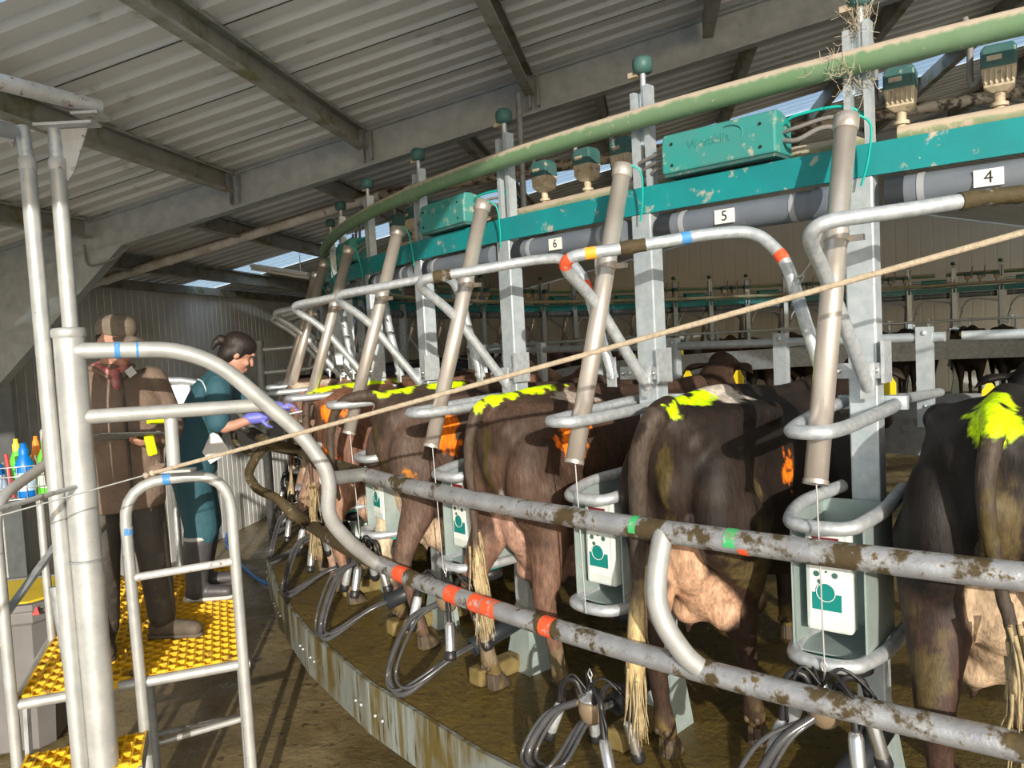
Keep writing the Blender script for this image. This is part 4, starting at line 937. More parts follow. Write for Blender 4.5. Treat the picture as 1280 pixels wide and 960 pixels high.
specs = [
 dict(k=-.475, R=10.02, yaw=0, vox=.014, label='black cow nearest on the right, bright lime paint on its tail head, pale hairy udder', seed=2, coat=(.022, .015, .012), coat2=(.012, .009, .008), legs=(.055, .030, .023), lower=(.36, .29, .20), udcol=(.50, .36, .24),
      spots=[((0, .62, .62), (.2, .25, .16), (.62, .54, .44), 5, .4), ((-.10, 1.0, 1.43), (.12, .30, .07), (.36, .31, .28), 5, .5), ((.10, .06, .62), (.05, .12, .25), (.46, .38, .28), 6, .4)],
      paint=[((.0, .02, 1.45), (.058, .10, .075), NEON), ((.0, .16, 1.475), (.055, .12, .06), NEON)], dungs=[((.05, .0, 1.12), (.05, .08, .16)), ((-.18, .02, .66), (.07, .1, .2))], tail=[(0, .03, 1.47), (.01, -.05, 1.42), (-.01, -.085, 1.25), (.02, -.075, 1.0), (.05, -.07, .86), (.07, -.085, .70), (.08, -.09, .55)], udder=1.08, stepL=.02, stepR=.25, spread=.16),
 dict(k=.66, R=9.99, yaw=4, vox=.013, label='dark cow with a white saddle patch and lime paint, standing second from the right', seed=5, coat=(.026, .016, .012), coat2=(.013, .009, .007), legs=(.042, .024, .017), udcol=(.56, .34, .22),
      spots=[((.06, .42, 1.49), (.13, .16, .09), (.60, .53, .46), 6, .5), ((.10, .05, .95), (.05, .10, .12), (.16, .12, .12), 5, .4), ((.0, .0, .80), (.06, .12, .12), (.10, .055, .04), 5, .4)],
      paint=[((.0, .07, 1.46), (.055, .13, .07), NEON), ((.05, .22, 1.48), (.045, .10, .06), NEON), ((.30, .55, 1.16), (.05, .06, .14), ORA)], dungs=[((.24, .22, .85), (.08, .14, .26)), ((.19, .05, .62), (.06, .1, .2))],
      tail=[(0, .03, 1.47), (-.02, -.05, 1.43), (-.07, -.085, 1.28), (-.09, -.07, 1.05), (-.10, -.075, .78), (-.11, -.10, .52), (-.11, -.11, .26)], tailr=[.044, .046, .042, .038, .036, .040, .018], brush0=.60, brush=(.50, .38, .19), udder=1.12, stepL=.05, stepR=.34, spread=.13),
 dict(k=1.71, R=10.0, yaw=2, vox=.013, label='brown cow with lime tail paint and orange smear on its pale hip', seed=9, coat=(.080, .046, .031), coat2=(.050, .029, .020), legs=(.17, .095, .066), lower=(.19, .145, .095), udcol=(.40, .24, .18),
      spots=[((.15, .46, 1.47), (.10, .14, .08), (.55, .45, .38), 6, .4), ((.06, .06, .92), (.045, .12, .16), (.30, .25, .22), 5, .4)],
      paint=[((-.0, .06, 1.465), (.05, .15, .055), NEON), ((.0, .30, 1.49), (.045, .16, .045), NEON), ((.23, .34, 1.28), (.06, .10, .12), ORA), ((.22, .40, 1.36), (.05, .08, .06), ORA)], dungs=[],
      tail=[(0, .03, 1.47), (-.01, -.06, 1.42), (-.04, -.095, 1.24), (-.04, -.085, 1.0), (-.04, -.08, .80), (-.02, -.085, .62), (.0, -.09, .42)], tailr=[.034, .034, .028, .024, .022, .032, .018], brush0=.62, brush=(.46, .35, .19), udder=1.0, spread=.19, stepR=.12),
 dict(k=2.86, R=10.0, yaw=2, vox=.016, label='grey brown cow arching its tail away from a cream splashed leg', seed=13, coat=(.085, .054, .040), coat2=(.052, .034, .026), legs=(.125, .078, .058), udcol=(.50, .36, .25),
      spots=[((-.15, .06, .62), (.085, .2, .34), (.58, .47, .33), 6, .5), ((.02, .30, .66), (.16, .20, .16), (.54, .42, .29), 6, .3)], paint=[((.0, .16, 1.47), (.05, .22, .05), NEON), ((.03, .44, 1.49), (.035, .16, .035), NEON), ((.235, .30, 1.22), (.03, .08, .12), ORA), ((.20, .10, 1.0), (.05, .08, .09), (.45, .16, .01))], dungs=[((-.02, -.02, 1.0), (.05, .08, .3))],
      tail=[(0, .03, 1.46), (-.04, -.10, 1.47), (-.13, -.19, 1.42), (-.20, -.22, 1.26), (-.21, -.22, 1.10), (-.19, -.22, .98), (-.14, -.22, .88)], tailr=[.04, .038, .034, .03, .026, .026, .02], brush0=.9, brush=(.13, .10, .05), spread=.17, stepR=-.0, stepL=.05),
 dict(k=3.98, R=10.05, yaw=0, vox=.018, label='reddish cow with two orange paint smears, behind the bend of the gate pipe', seed=17, coat=(.175, .082, .050), coat2=(.12, .058, .036), legs=(.30, .17, .115), udcol=(.46, .30, .22),
      spots=[((-.14, .05, .5), (.09, .2, .4), (.40, .27, .20), 5, .5)], paint=[((.0, .10, 1.47), (.05, .16, .05), NEON), ((.02, .38, 1.49), (.04, .2, .04), NEON), ((.15, .04, 1.30), (.05, .12, .07), ORA), ((.20, .03, 1.02), (.045, .12, .12), ORA)],
      tail=[(0, .03, 1.46), (.0, -.07, 1.40), (.06, -.10, 1.2), (.10, -.10, .98), (.12, -.10, .80), (.12, -.11, .60), (.12, -.11, .42)], brush0=.62, brush=(.40, .30, .13), spread=.17),
 dict(k=5.0, R=10.06, yaw=0, vox=.02, label='tan and white cow just beyond the reddish one, next to the reaching person', seed=21, coat=(.34, .21, .13), coat2=(.20, .11, .07), legs=(.30, .19, .14), udcol=(.46, .30, .22),
      spots=[((.0, .15, 1.45), (.16, .22, .08), (.58, .46, .36), 5, .5), ((-.1, .05, .9), (.07, .2, .2), (.5, .4, .3), 5, .5)], paint=[((.13, .15, 1.42), (.06, .1, .06), ORA)], spread=.17),
]
CTAG = [('tag_yellow', 'tag_yellow')]
def ear_tags(o, spec, both=True, blue=False):
    hx, hz = spec.get('hx', 0), spec.get('hz', 0); pl_ = V(hx, 2.18, 1.44+hz)
    for s in (1, -1):
        e = pl_+V(s*.19, -.075, -.06+spec.get('ear', -.02)); mb = MB()
        mb.prism([V(-.036, 0, -.085), V(.036, 0, -.085), V(.036, 0, -.02), V(.012, 0, .02), V(-.012, 0, .02), V(-.036, 0, -.02)], e+V(0, -.062, 0), e+V(0, -.056, 0))
        me = mb.mesh('ear_tag', M['tag_blue'] if blue and s < 0 else M['tag_yellow'], (0, 0, 0)); q = bpy.data.objects.new('ear_tag', me); COL.objects.link(q); q.parent = o
        q['label'] = 'yellow ear tag' if not (blue and s < 0) else 'blue ear tag'
cow_objs = []
for i, sp_ in enumerate(specs):
    sp_.setdefault('hz', [.02, .06, .10, .08, .0, .0][i]); sp_.setdefault('hx', [.0, .1, -.12, .05, 0, 0][i])
    me, P, tp = cow_mesh(sp_, sp_['vox']); cow_paint(me, P, tp, sp_); me.name = 'cow_body'
    o = bpy.data.objects.new('cow', me); COL.objects.link(o); o.matrix_world = cow_matrix(sp_['k'], sp_['R'], sp_['yaw']); tag(o, sp_['label'], 'cow'); hooves(o, sp_); ear_tags(o, sp_, blue=(i == 3)); cow_objs.append(o)
    if i in (0, 1, 2, 4): tail_brush(o, tp, sp_.get('brush0', .66), 'brush_hair', seed=i)
# the rest of the herd: three coats, copied
herd = []
for j, sp_ in enumerate((dict(seed=31, coat=(.045, .028, .02), coat2=(.02, .014, .012), spots=[((0, 2.3, 1.32), (.05, .12, .12), (.6, .55, .48), 6, .3)], hz=.05),
            dict(seed=37, coat=(.03, .02, .016), coat2=(.014, .011, .010), spots=[((.1, 1.2, 1.2), (.25, .25, .2), (.55, .5, .45), 6, .6)], hz=-.02, hx=.1),
            dict(seed=41, coat=(.085, .05, .035), coat2=(.05, .03, .022), spots=[], hz=.1, hx=-.08))):
    me, P, tp = cow_mesh(sp_, .028, 3); cow_paint(me, P, tp, sp_); o = bpy.data.objects.new('cow', me); COL.objects.link(o); tag(o, 'x', 'cow'); hooves(o, sp_); ear_tags(o, sp_); herd.append(o)
first = set()
for k in range(6, K_FAR):
    src = herd[(k*7+k//3) % 3]; m = cow_matrix(k+.1+.12*math.sin(k*3.1), 10.03+.05*math.sin(k*1.7), 3*math.sin(k*2.3))
    lb = 'cow standing in a stall '+side_of(k)+(', rump towards the rails' if k < 13 else ', facing the middle'); gp = 'cows '+side_of(k)
    if src not in first: first.add(src); src.matrix_world = m; src['label'] = lb; src['group'] = gp
    else: dup(src, m, lb, gp)
# ------------------------------------------------------------------ fixed rails round the platform, gate, poles
RR = .0415
t = Thing('rump_rail', 'dung splashed double rail curving round behind the cows, with red paint bands', 'rail', RK(10.17, .5, -1.32))
mb = MB(); ring(mb, 10.16, RR, -.80, -2.5, 2.75, 16, .125); t.part('upper_rail', mb, M['rail'])
mb = MB(); P = [RK(10.16, k, -.80) for k in np.arange(2.7, 4.3, .125)]+[W(-1.80, 5.86, -.70), W(-2.05, 6.17, -.63)]; mb.pipe(P, RR, .006, 16); t.part('upper_rail_end', mb, M['rail_thick'], label='dung caked end of the upper rail')
mb = MB(); ring(mb, 10.18, RR, -1.325, -2.5, 2.65, 16, .125); t.part('lower_rail', mb, M['rail'])
mb = MB(); P = [RK(10.18, k, -1.325) for k in np.arange(2.6, 4.1, .125)]+bend([W(-1.56, 5.42, -1.12), W(-1.71, 5.55, -1.03), W(-1.87, 5.65, -.99), W(-1.97, 5.76, -.89), W(-1.92, 5.87, -.76), W(-1.86, 5.92, -.70)], .06, 4); mb.tube(P, [RR]*13+[.03]*(len(P)-13), 12); t.part('lower_rail_end', mb, M['rail_thick'], label='dung caked end of the lower rail')
mb = MB(); mb.tube(bend([W(-2.02, 5.98, -.60), W(-2.10, 5.88, -.52), W(-2.08, 5.87, -.68), W(-1.95, 5.85, -.76)], .05, 5), .02, 10); t.part('end_loop', mb, M['rail'])
P = [RK(10.165, .58, -.80), RK(10.20, .575, -.85), RK(10.27, .56, -1.0), RK(10.275, .535, -1.12), RK(10.23, .48, -1.25), RK(10.18, .43, -1.325)]
mb = MB(); mb.tube(spline(P, 5), .037, 14); t.part('link_pipe', mb, M['gate'])
def band(R, z, k0, k1, m, a0=0, a1=2*PI):
    mb = MB(); ks = np.linspace(k0, k1, 5); v = []; F = frame_path([RK(R, k, z) for k in ks]); n = 14
    for (p, u, w, tt) in F:
        for j in range(n+1):
            a = a0+(a1-a0)*j/n; v.append(p+u*(math.cos(a)*(RR+.0012))+w*(math.sin(a)*(RR+.0012)))
    mb.add(v, [(i*(n+1)+j, i*(n+1)+j+1, (i+1)*(n+1)+j+1, (i+1)*(n+1)+j) for i in range(4) for j in range(n)], 0, True); t.part('paint_band', mb, M[m])
for (k, wd, m) in ((2.33, .055, 'chalk_orange'), (1.83, .05, 'chalk_orange'), (1.64, .04, 'chalk_orange'), (1.54, .05, 'chalk_orange'), (1.17, .035, 'chalk_orange')): band(10.18, -1.325, k-wd, k+wd, m)
for (k, wd, m) in ((.70, .016, 'chalk_green'), (.30, .022, 'chalk_green')): band(10.16, -.80, k-wd, k+wd, m, PI*.9, PI*1.75)
band(10.16, -.80, .235, .27, 'chalk_orange', PI*.3, PI*.9)

g_ = Thing('pipe_gate', 'pale pipe gate frame whose top pipe sweeps down and joins the lower rump rail', 'gate', W(-2.12, 3.93, -.3))
gx = [W(-2.15, 3.93, .05), W(-1.62, 4.17, .032), W(-1.36, 4.34, -.24), W(-1.17, 4.38, -.48), W(-1.075, 4.42, -.70), W(-1.09, 4.44, -.90), W(-1.01, 4.51, -1.10), RK(10.19, 2.62, -1.322)]
mb = MB(); mb.tube(bend([gx[0], gx[1], gx[3], gx[4]+Vector((.03, 0, -.02)), gx[5]+Vector((.0, 0, -.04)), gx[6]+Vector((.02, .02, -.03)), gx[7]], .22, 8), .0375, 16); g_.part('top_pipe', mb, M['gate'])
mb = MB(); mb.tube([W(-2.15, 3.93, -.28), W(-1.36, 4.37, -.295)], .034, 14); g_.part('middle_pipe', mb, M['gate'])
mb = MB(); mb.tube([W(-1.075, 4.42, -.735), RK(10.16, 2.78, -.795)], .036, 14); g_.part('stub', mb, M['gate'])
mb = MB(); mb.tube([W(-1.80, 4.155, -.30), W(-1.80, 4.145, -.585)], .031, 14); mb.box(W(-1.78, 4.14, -.60), (.15, .07, .012)); g_.part('drop_pipe', mb, M['gate'])
for (f0, f1) in ((.30, .345), (.47, .49)):
    a, b = gx[0], gx[1]; mb = MB(); mb.tube([a.lerp(b, f0), a.lerp(b, f1)], .0385, 16); g_.part('paint_mark', mb, M['chalk_blue'], label='blue paint mark')
p_ = Thing('gate_post', 'thick round pale steel post at the left that carries the pipe gate', 'post', W(-2.15, 3.90, -2.75))
mb = MB(); mb.tube([W(-2.15, 3.87, -2.75), W(-2.185, 3.95, .15)], .065, 26); p_.part('tube', mb, M['gate'])
mb = MB(); c = W(-2.185, 3.95, .15); mb.lathe([(.066, -.03), (.072, -.022), (.072, .004), (.066, .014), (.03, .018)], c, n=24); p_.part('cap', mb, M['gate'])
mb = MB(); c = W(-2.163, 3.90, -.99); mb.lathe([(.0662, -.004), (.0662, .004)], c, n=24); p_.part('band_seam', mb, M['galv_old'])
for nm, a, b, c, lb in (('l', (-2.35, 3.99, 1.17), (-2.335, 3.98, .985), (-2.21, 3.78, -2.75), 'thin tall pale pole, left one of the pair beside the thick gate post'),
                        ('r', (-2.215, 4.03, 1.17), (-2.21, 4.02, .985), (-2.185, 3.97, .16), 'thin tall pale pole, right one of the pair, standing on the thick gate post')):
    q = Thing('tall_pole', lb, 'pole', W(*c))
    mb = MB(); mb.tube([W(*c), W(*b)], .0345, 18); q.part('tube', mb, M['gate'])
    mb = MB(); mb.tube([W(*b), W(*a)], .029, 16); q.part('upper_tube', mb, M['galv'])
    mb = MB(); mb.lathe([(.030, .03), (.037, .015), (.038, -.02), (.0345, -.03)], W(*b), n=18); q.part('collar', mb, M['gate_rust'])
    A = W(*a)
    if nm == 'r':
        mb = MB(); mb.prism([V(0, 0, 0), V(.135, .0, 0), V(.06, 0, -.19), V(.02, 0, -.24)], A+V(.015, -.004, -.01), A+V(.015, .006, -.01)); q.part('gusset', mb, M['gate_rust'])
        mb = MB(); mb.box(A+V(.07, -.02, 0), (.26, .09, .012)); q.part('head_plate', mb, M['gate_rust'])
    else:
        mb = MB(); mb.prism([V(0, 0, 0), V(-.08, .0, 0), V(-.03, 0, -.09)], A+V(-.02, -.004, 0), A+V(-.02, .006, 0)); q.part('gusset', mb, M['gate_rust'])
        mb = MB(); mb.box(A+V(-.10, -.02, .0), (.16, .09, .012)); q.part('head_plate', mb, M['gate_rust'])
mb = MB(); mb.tube([W(-4.14, 1.4, 1.505), W(-2.03, 4.13, 1.285)], .036, 16)
t = Thing('top_pipe', 'speckled pale pipe lying over the heads of the two tall poles', 'pipe', W(-2.03, 4.13, 1.285)); t.part('pipe', mb, M['gate_rust'])
mb = MB(); mb.box(W(-2.06, 4.10, 1.235), (.12, .14, .012)); t.part('end_plate', mb, M['gate_rust'])
mb = MB(); mb.tube([W(-3.56, 1.32, 1.08), W(-2.36, 3.92, 1.13)], .034, 14); single('short_pipe', mb, M['galv_old'], 'short flanged pipe running off the left edge beside the left tall pole', 'pipe', base=W(-2.36, 3.92, 1.13))
mb = MB(); mb.tube([W(-2.32, 1.2, -.575), W(-2.165, 3.86, -.615)], .011, 8); single('tie_rod', mb, M['gate_rust'], 'thin pale rod welded to the gate post and leaving at the left edge', 'rod', base=W(-2.165, 3.86, -.615))
ra, rb = W(-1.70, 3.68, -.54), W(4.80, .52, 1.08)
t = Thing('rope', 'tan rope stretched slanting across the whole picture in front of the cows', 'rope', ra)
mb = MB(); P = [ra.lerp(rb, f)+V(0, 0, -.07*f*(1-f)) for f in np.linspace(0, 1, 40)]; mb.tube(P, .0085, 10); t.part('rope_length', mb, M['rope'])
mb = MB(); mb.tube([W(-4.40, 1.20, -1.06), W(-2.24, 3.2, -.64), W(-1.72, 3.68, -.545)], .0035, 6); t.part('wire_tail', mb, M['wire'])
mb = MB(); mb.ell(ra, (.016, .014, .013), 8, 6); mb.ell(ra+V(-.03, .0, -.008), (.014, .012, .012), 8, 6); t.part('knot', mb, M['chalk_orange'] if False else M['rope'])

# ------------------------------------------------------------------ work stand with yellow grating
FL, FRT = V(-2.70, 4.06), V(-1.62, 4.46); ex = (FRT-FL).normalized(); wdt = (FRT-FL).length; ey = V(-ex.y, ex.x); LEN = 2.35; DZ = -1.75
def ST(a, b, z): q = FL+ex*a+ey*b; return W(q.x, q.y, z)     # across, back, height
t = Thing('work_stand', 'yellow grating work stand with pipe handrails that two people stand on', 'platform', ST(.5, 1, -2.75))
def grate(a0, a1, b0, b1, z, name, par):
    mb = MB(); th = .018
    mb.bar(ST((a0+a1)/2, b0, z-.05), ST((a0+a1)/2, b1, z-.05), (a1-a0)*S, .012, mi=0)
    na = int((a1-a0)*S/.042); nb = int((b1-b0)*S/.046)
    for i in range(na+1):
        a = a0+(a1-a0)*i/na; mb.bar(ST(a, b0, z-.026), ST(a, b1, z-.026), .013, .045)
    for j in range(nb+1):
        b = b0+(b1-b0)*j/nb; mb.bar(ST(a0, b, z-.03), ST(a1, b, z-.03), .012, .038)
    for i in range(na):
        for j in range(nb):
            if (i+j) % 2 == 0: 
                a = a0+(a1-a0)*(i+.5)/na; b = b0+(b1-b0)*(j)/nb; mb.box(ST(a, b, z-.012), (.036, .014, .03), Matrix.Rotation(math.atan2(ex.y, ex.x), 3, 'Z'))
    return par.part(name, mb, M['yellow_grate'])
grate(.03, wdt-.03, .03, LEN, DZ, 'deck', t)
def fr_(P, r=.022, m='gate', nm='frame_pipe', rad=.12): 
    mb = MB(); mb.tube(bend(P, rad, 6), r, 12); return t.part(nm, mb, M[m])
zd = DZ-.035
fr_([ST(-.02, 0, zd), ST(.36, 0, zd)], .026); fr_([ST(.50, 0, zd), ST(wdt+.03, 0, zd)], .026)
fr_([ST(0, 0, zd), ST(0, LEN, zd)], .024); fr_([ST(wdt, 0, zd), ST(wdt, LEN, zd)], .024); fr_([ST(0, LEN, zd), ST(wdt, LEN, zd)], .024)
for a, b in ((.30, .3), (.62, .35), (wdt, LEN*.9), (0, LEN*.9), (wdt-.02, .45)):
    mb = MB(); mb.tube([ST(a, b, -2.75), ST(a, b, zd)], .022, 10); t.part('leg', mb, M['galv_old'])
fr_([ST(.26, .32, -2.32), ST(wdt, .5, -2.32)], .018, 'gate', 'cross_pipe'); fr_([ST(.02, .6, -2.36), ST(wdt, .62, -2.36)], .018, 'galv_old', 'cross_pipe')
L_, R_ = ST(.62, -.03, -2.75), ST(wdt, -.03, -2.75)
fr_([L_, ST(.60, -.03, -.675), ST(wdt-.01, -.03, -.665), R_], .0275, 'gate', 'front_hoop', .2)
fr_([ST(.61, -.03, -1.19), ST(wdt, -.03, -1.175)], .020, 'gate_rust', 'hoop_bar')
for za, zb_ in ((-.95, -.91), (-.675, -.675)):
    if za != zb_:
        mb = MB(); mb.tube([ST(.605, -.03, za), ST(.605, -.03, zb_)], .0285, 12); t.part('paint_mark', mb, M['chalk_blue'], label='blue paint mark')
mb = MB(); mb.tube([ST(.80, -.03, -.672), ST(.84, -.03, -.671)], .0285, 12); t.part('paint_mark', mb, M['chalk_blue'], label='blue paint mark')
fr_([ST(-.0, -.02, -2.75), ST(-.0, -.02, -.70), ST(.20, .48, -.555), ST(.22, .54, -.60), ST(.22, .54, zd)], .0255, 'gate', 'side_handrail', .14)
mb = MB(); mb.bar(ST(.0, .0, -1.30), ST(.22, .53, -1.0), .035, .02); t.part('brace', mb, M['galv_old'])
fr_([ST(.02, .95, zd), ST(.02, .95, -.62), ST(-.02, 2.1, -.62), ST(0, 2.2, -.7), ST(0, 2.2, zd)], .022, 'gate', 'rear_handrail')
mb = MB(); mb.tube([ST(.215, .14, -1.22), ST(.26, .10, -1.70)], .03, 12); mb.prism([V(-.05, 0, 0), V(.06, 0, 0), V(.02, 0, .40), V(-.03, 0, .40)], ST(.30, .06, -1.74), ST(.30, .08, -1.74)); t.part('pole_socket', mb, M['galv_old'])
grate(.06, .62, -.40, -.06, -2.03, 'step', t)
for a in (.06, .62):
    mb = MB(); mb.bar(ST(a, -.42, -2.09), ST(a, .0, -2.07), .02, .06); mb.tube([ST(a, -.38, -2.1), ST(a, -.34, -2.75)], .02, 10); mb.bar(ST(a, -.04, -2.07), ST(a, -.0, -1.80), .03, .02, up=(1, 0, 0)); t.part('step_bracket', mb, M['galv_old'])

# bin
bc = W(-3.72, 5.72, -2.75); t = Thing('wheelie_bin', 'grey wheelie bin with yellow lid standing behind the left end of the work stand', 'bin', bc)
Rz = Matrix.Rotation(math.radians(12), 3, 'Z')
def bl(z, w, d): return [bc+Rz @ V(x*w, y*d, z) for x, y in ((-1, -.7), (-.7, -1), (.7, -1), (1, -.7), (1, .7), (.7, 1), (-.7, 1), (-1, .7))]
mb = MB(); L = [bl(.02, .24, .27), bl(.5, .275, .31), bl(.86, .30, .34), bl(.86, .325, .365), bl(.94, .325, .365)]; n = 8
mb.add([p for q in L for p in q], [tuple(range(8))[::-1]]+[(i*n+j, i*n+(j+1) % n, (i+1)*n+(j+1) % n, (i+1)*n+j) for i in range(4) for j in range(n)]+[tuple(range(32, 40))]); t.part('body', mb, M['bin'], bevel=.015)
mb = MB(); L = [bl(.942, .30, .33), bl(.985, .26, .29)]; mb.add([p for q in L for p in q], [tuple(range(8))[::-1]]+[(j, (j+1) % n, n+(j+1) % n, n+j) for j in range(n)]+[tuple(range(8, 16))]); ld = t.part('lid', mb, M['bin_yellow'], bevel=.01)
mb = MB(); mb.add([p for q in [bl(.945, .335, .375), bl(.985, .335, .375), bl(.985, .305, .335), bl(.945, .305, .335)] for p in q], [(i*n+j, i*n+(j+1) % n, ((i+1) % 4)*n+(j+1) % n, ((i+1) % 4)*n+j) for i in range(4) for j in range(n)]); t.part('lid_rim', mb, M['bin'])
mb = MB(); mb.box(bc+Rz @ V(.02, -.332, .76), (.11, .006, .045), Rz); t.part('sticker', mb, M['paper'])
for x in (-.2, .2):
    mb = MB(); mb.lathe([(.09, -.02), (.095, 0), (.09, .02)], bc+Rz @ V(x, .30, .095), Rz @ V(1, 0, 0), 16); t.part('wheel', mb, M['rubber'])
mb = MB(); mb.prism([Rz @ V(-.02, 0, 0), Rz @ V(.025, 0, 0), Rz @ V(.012, 0, .055)], bc+Rz @ V(.25, -.38, .92), bc+Rz @ V(.25, -.372, .92)); t.part('red_tag', mb, M['red'])

# wire basket with bottles
bk = ST(-.01, .70, -.785); yawS = math.atan2(ex.y, ex.x); Rb = Matrix.Rotation(yawS, 3, 'Z')
t = Thing('wire_basket', 'zinc wire basket hung on the left handrail holding coloured bottles', 'basket', bk)
def BK(x, y, z): return bk+Rb @ V(x, y, z)
mb = MB()
for z in (.0, .06, .12, .17): mb.tube([BK(x, y, z) for x, y in ((-.16, -.13), (.16, -.13), (.16, .13), (-.16, .13))], .0028, 6, closed=True)
for i in range(9): mb.tube([BK(-.16+.04*i, -.13, .17), BK(-.16+.04*i, -.13, 0), BK(-.16+.04*i, .13, 0), BK(-.16+.04*i, .13, .17)], .0022, 6)
for i in range(5): mb.tube([BK(-.16, -.13+.065*i, .17), BK(-.16, -.13+.065*i, 0), BK(.16, -.13+.065*i, 0), BK(.16, -.13+.065*i, .17)], .0022, 6)
t.part('cage', mb, M['wire'])
mb = MB()
for x in (.10, .15): mb.tube(spline([BK(x, -.13, .16), BK(x, -.15, .2), BK(x, -.175, .225), BK(x+.005, -.20, .21)], 4), .004, 6)
t.part('hooks', mb, M['wire'])
def bottle(x, y, h, r, body, label, cap, lb, tilt=0.):
    b = BK(x, y, .004); q = Thing('bottle', lb, 'bottle', b); ax = (V(tilt, 0, 1)).normalized()
    mb = MB(); mb.lathe([(r*.9, 0), (r, .01), (r, h*.55), (r*.98, h*.62), (r*.55, h*.76), (r*.45, h*.80)], b, ax, 16); q.part('body', mb, M[body])
    mb = MB(); mb.lathe([(r*1.015, h*.12), (r*1.015, h*.46)], b, ax, 16); q.part('label', mb, M[label])
    mb = MB(); mb.lathe([(r*.52, h*.78), (r*.52, h*.90), (r*.34, h*.93), (r*.30, h), (r*.1, h*1.0)], b, ax, 14); q.part('cap', mb, M[cap])
bottle(.03, -.08, .285, .046, 'blue_pl', 'blue_light', 'blue_pl', 'blue bottle with pale blue label at the front middle of the wire basket')
bottle(-.09, -.075, .27, .046, 'blue_pl', 'blue_light', 'blue_pl', 'leaning blue bottle at the left edge of the wire basket', -.16)
bottle(.115, -.05, .32, .042, 'green_pl', 'pale_label', 'green_pl', 'lime green bottle with pale label at the right of the wire basket', .06)
bottle(-.03, .05, .30, .036, 'green_pl', 'green_pl', 'yellow_pl', 'green bottle with yellow cap at the back of the wire basket')
bottle(.06, .07, .305, .034, 'orange_pl', 'orange_pl', 'orange_pl', 'orange bottle at the back of the wire basket')
mb = MB(); b = BK(-.03, -.10, .01); mb.tube([b, BK(-.05, -.09, .24)], .010, 8); single('marker_stick', mb, M['red'], 'thin red marker stick between the two blue bottles', 'stick', base=b)
mb = MB(); b = BK(.12, .08, .01); mb.lathe([(.03, 0), (.036, .02), (.036, .14), (.02, .19), (.012, .24)], b, (.1, 0, 1), 14); q = Thing('bottle', 'red bottle in a clear bag at the right rear of the basket', 'bottle', b); q.part('body', mb, M['red'])
mb = MB(); mb.box(BK(.12, .08, .19), (.07, .08, .32), Rb); q.part('clear_bag', mb, M['bag'], bevel=.02)

# things along the left wall
t = Thing('yard_gate', 'small grey pipe gate far behind the reaching person', 'gate', W(-2.84, 9.02, -.3))
mb = MB(); mb.tube([W(-2.84, 9.02, -2.75), W(-2.84, 9.02, .12)], .045, 12); t.part('post', mb, M['galv_old'])
mb = MB(); mb.tube(bend([W(-2.80, 9.02, .02), W(-2.2, 9.0, .04), W(-2.2, 9.0, -.22), W(-2.80, 9.02, -.24)], .1, 4), .024, 10); t.part('frame', mb, M['galv'])
t = Thing('yard_rail', 'grey pipe railing along the left wall behind the two people', 'rail', W(-3.3, 7.0, -.2))
mb = MB(); mb.tube(bend([W(-3.9, 6.9, -.22), W(-2.70, 7.05, -.21), W(-2.2, 7.1, -.85)], .3, 6), .027, 12); t.part('rail', mb, M['galv'])
for x, y in ((-3.05, 7.0), (-3.8, 6.92)):
    mb = MB(); mb.tube([W(x, y, -2.75), W(x, y, -.24)], .027, 12); t.part('post', mb, M['galv'])
mb = MB(); mb.box(W(-3.0, 7.06, -.42), (.24, .02, .30)); single('notice_board', mb, M['paper'], 'white sheet on the railing between the two people', 'sign', base=W(-3.0, 7.06, -.42))
mb = MB(); P = spline([W(-4.6, 12.4, -2.71), W(-4.1, 11.0, -2.71), W(-3.2, 9.4, -2.71), W(-2.6, 8.8, -2.71)], 8); mb.tube(P, .02, 8); single('water_hose', mb, M['blue_pl'], 'blue water hose lying on the dark floor left of the platform', 'hose', base=P[0])

# spider webs and dust on the nearest post top
mb = MB(); r = random.Random(4); c = RK(9.55, 0, 1.20)
for i in range(90):
    a, b = V(r.gauss(0, .03), r.gauss(0, .025), r.uniform(-.09, .10)), V(r.gauss(0, .03), r.gauss(0, .025), r.uniform(-.09, .10)); mb.tube([c+a, c+(a+b)/2+V(0, 0, -.012), c+b], .0009, 4)
for i in range(90):
    q = RK(9.64, 0, .965); a = V(r.gauss(0, .045), r.gauss(0, .02), r.gauss(0, .045)); b = a+V(r.gauss(0, .03), r.gauss(0, .015), r.gauss(0, .03)); mb.tube([q+a, q+(a+b)/2+V(0, 0, -.01), q+b], .0009, 4)
single('cobweb', mb, M['web'], 'dusty cobweb wrapped round the top of the nearest stall post', 'cobweb', kind='stuff', base=c)

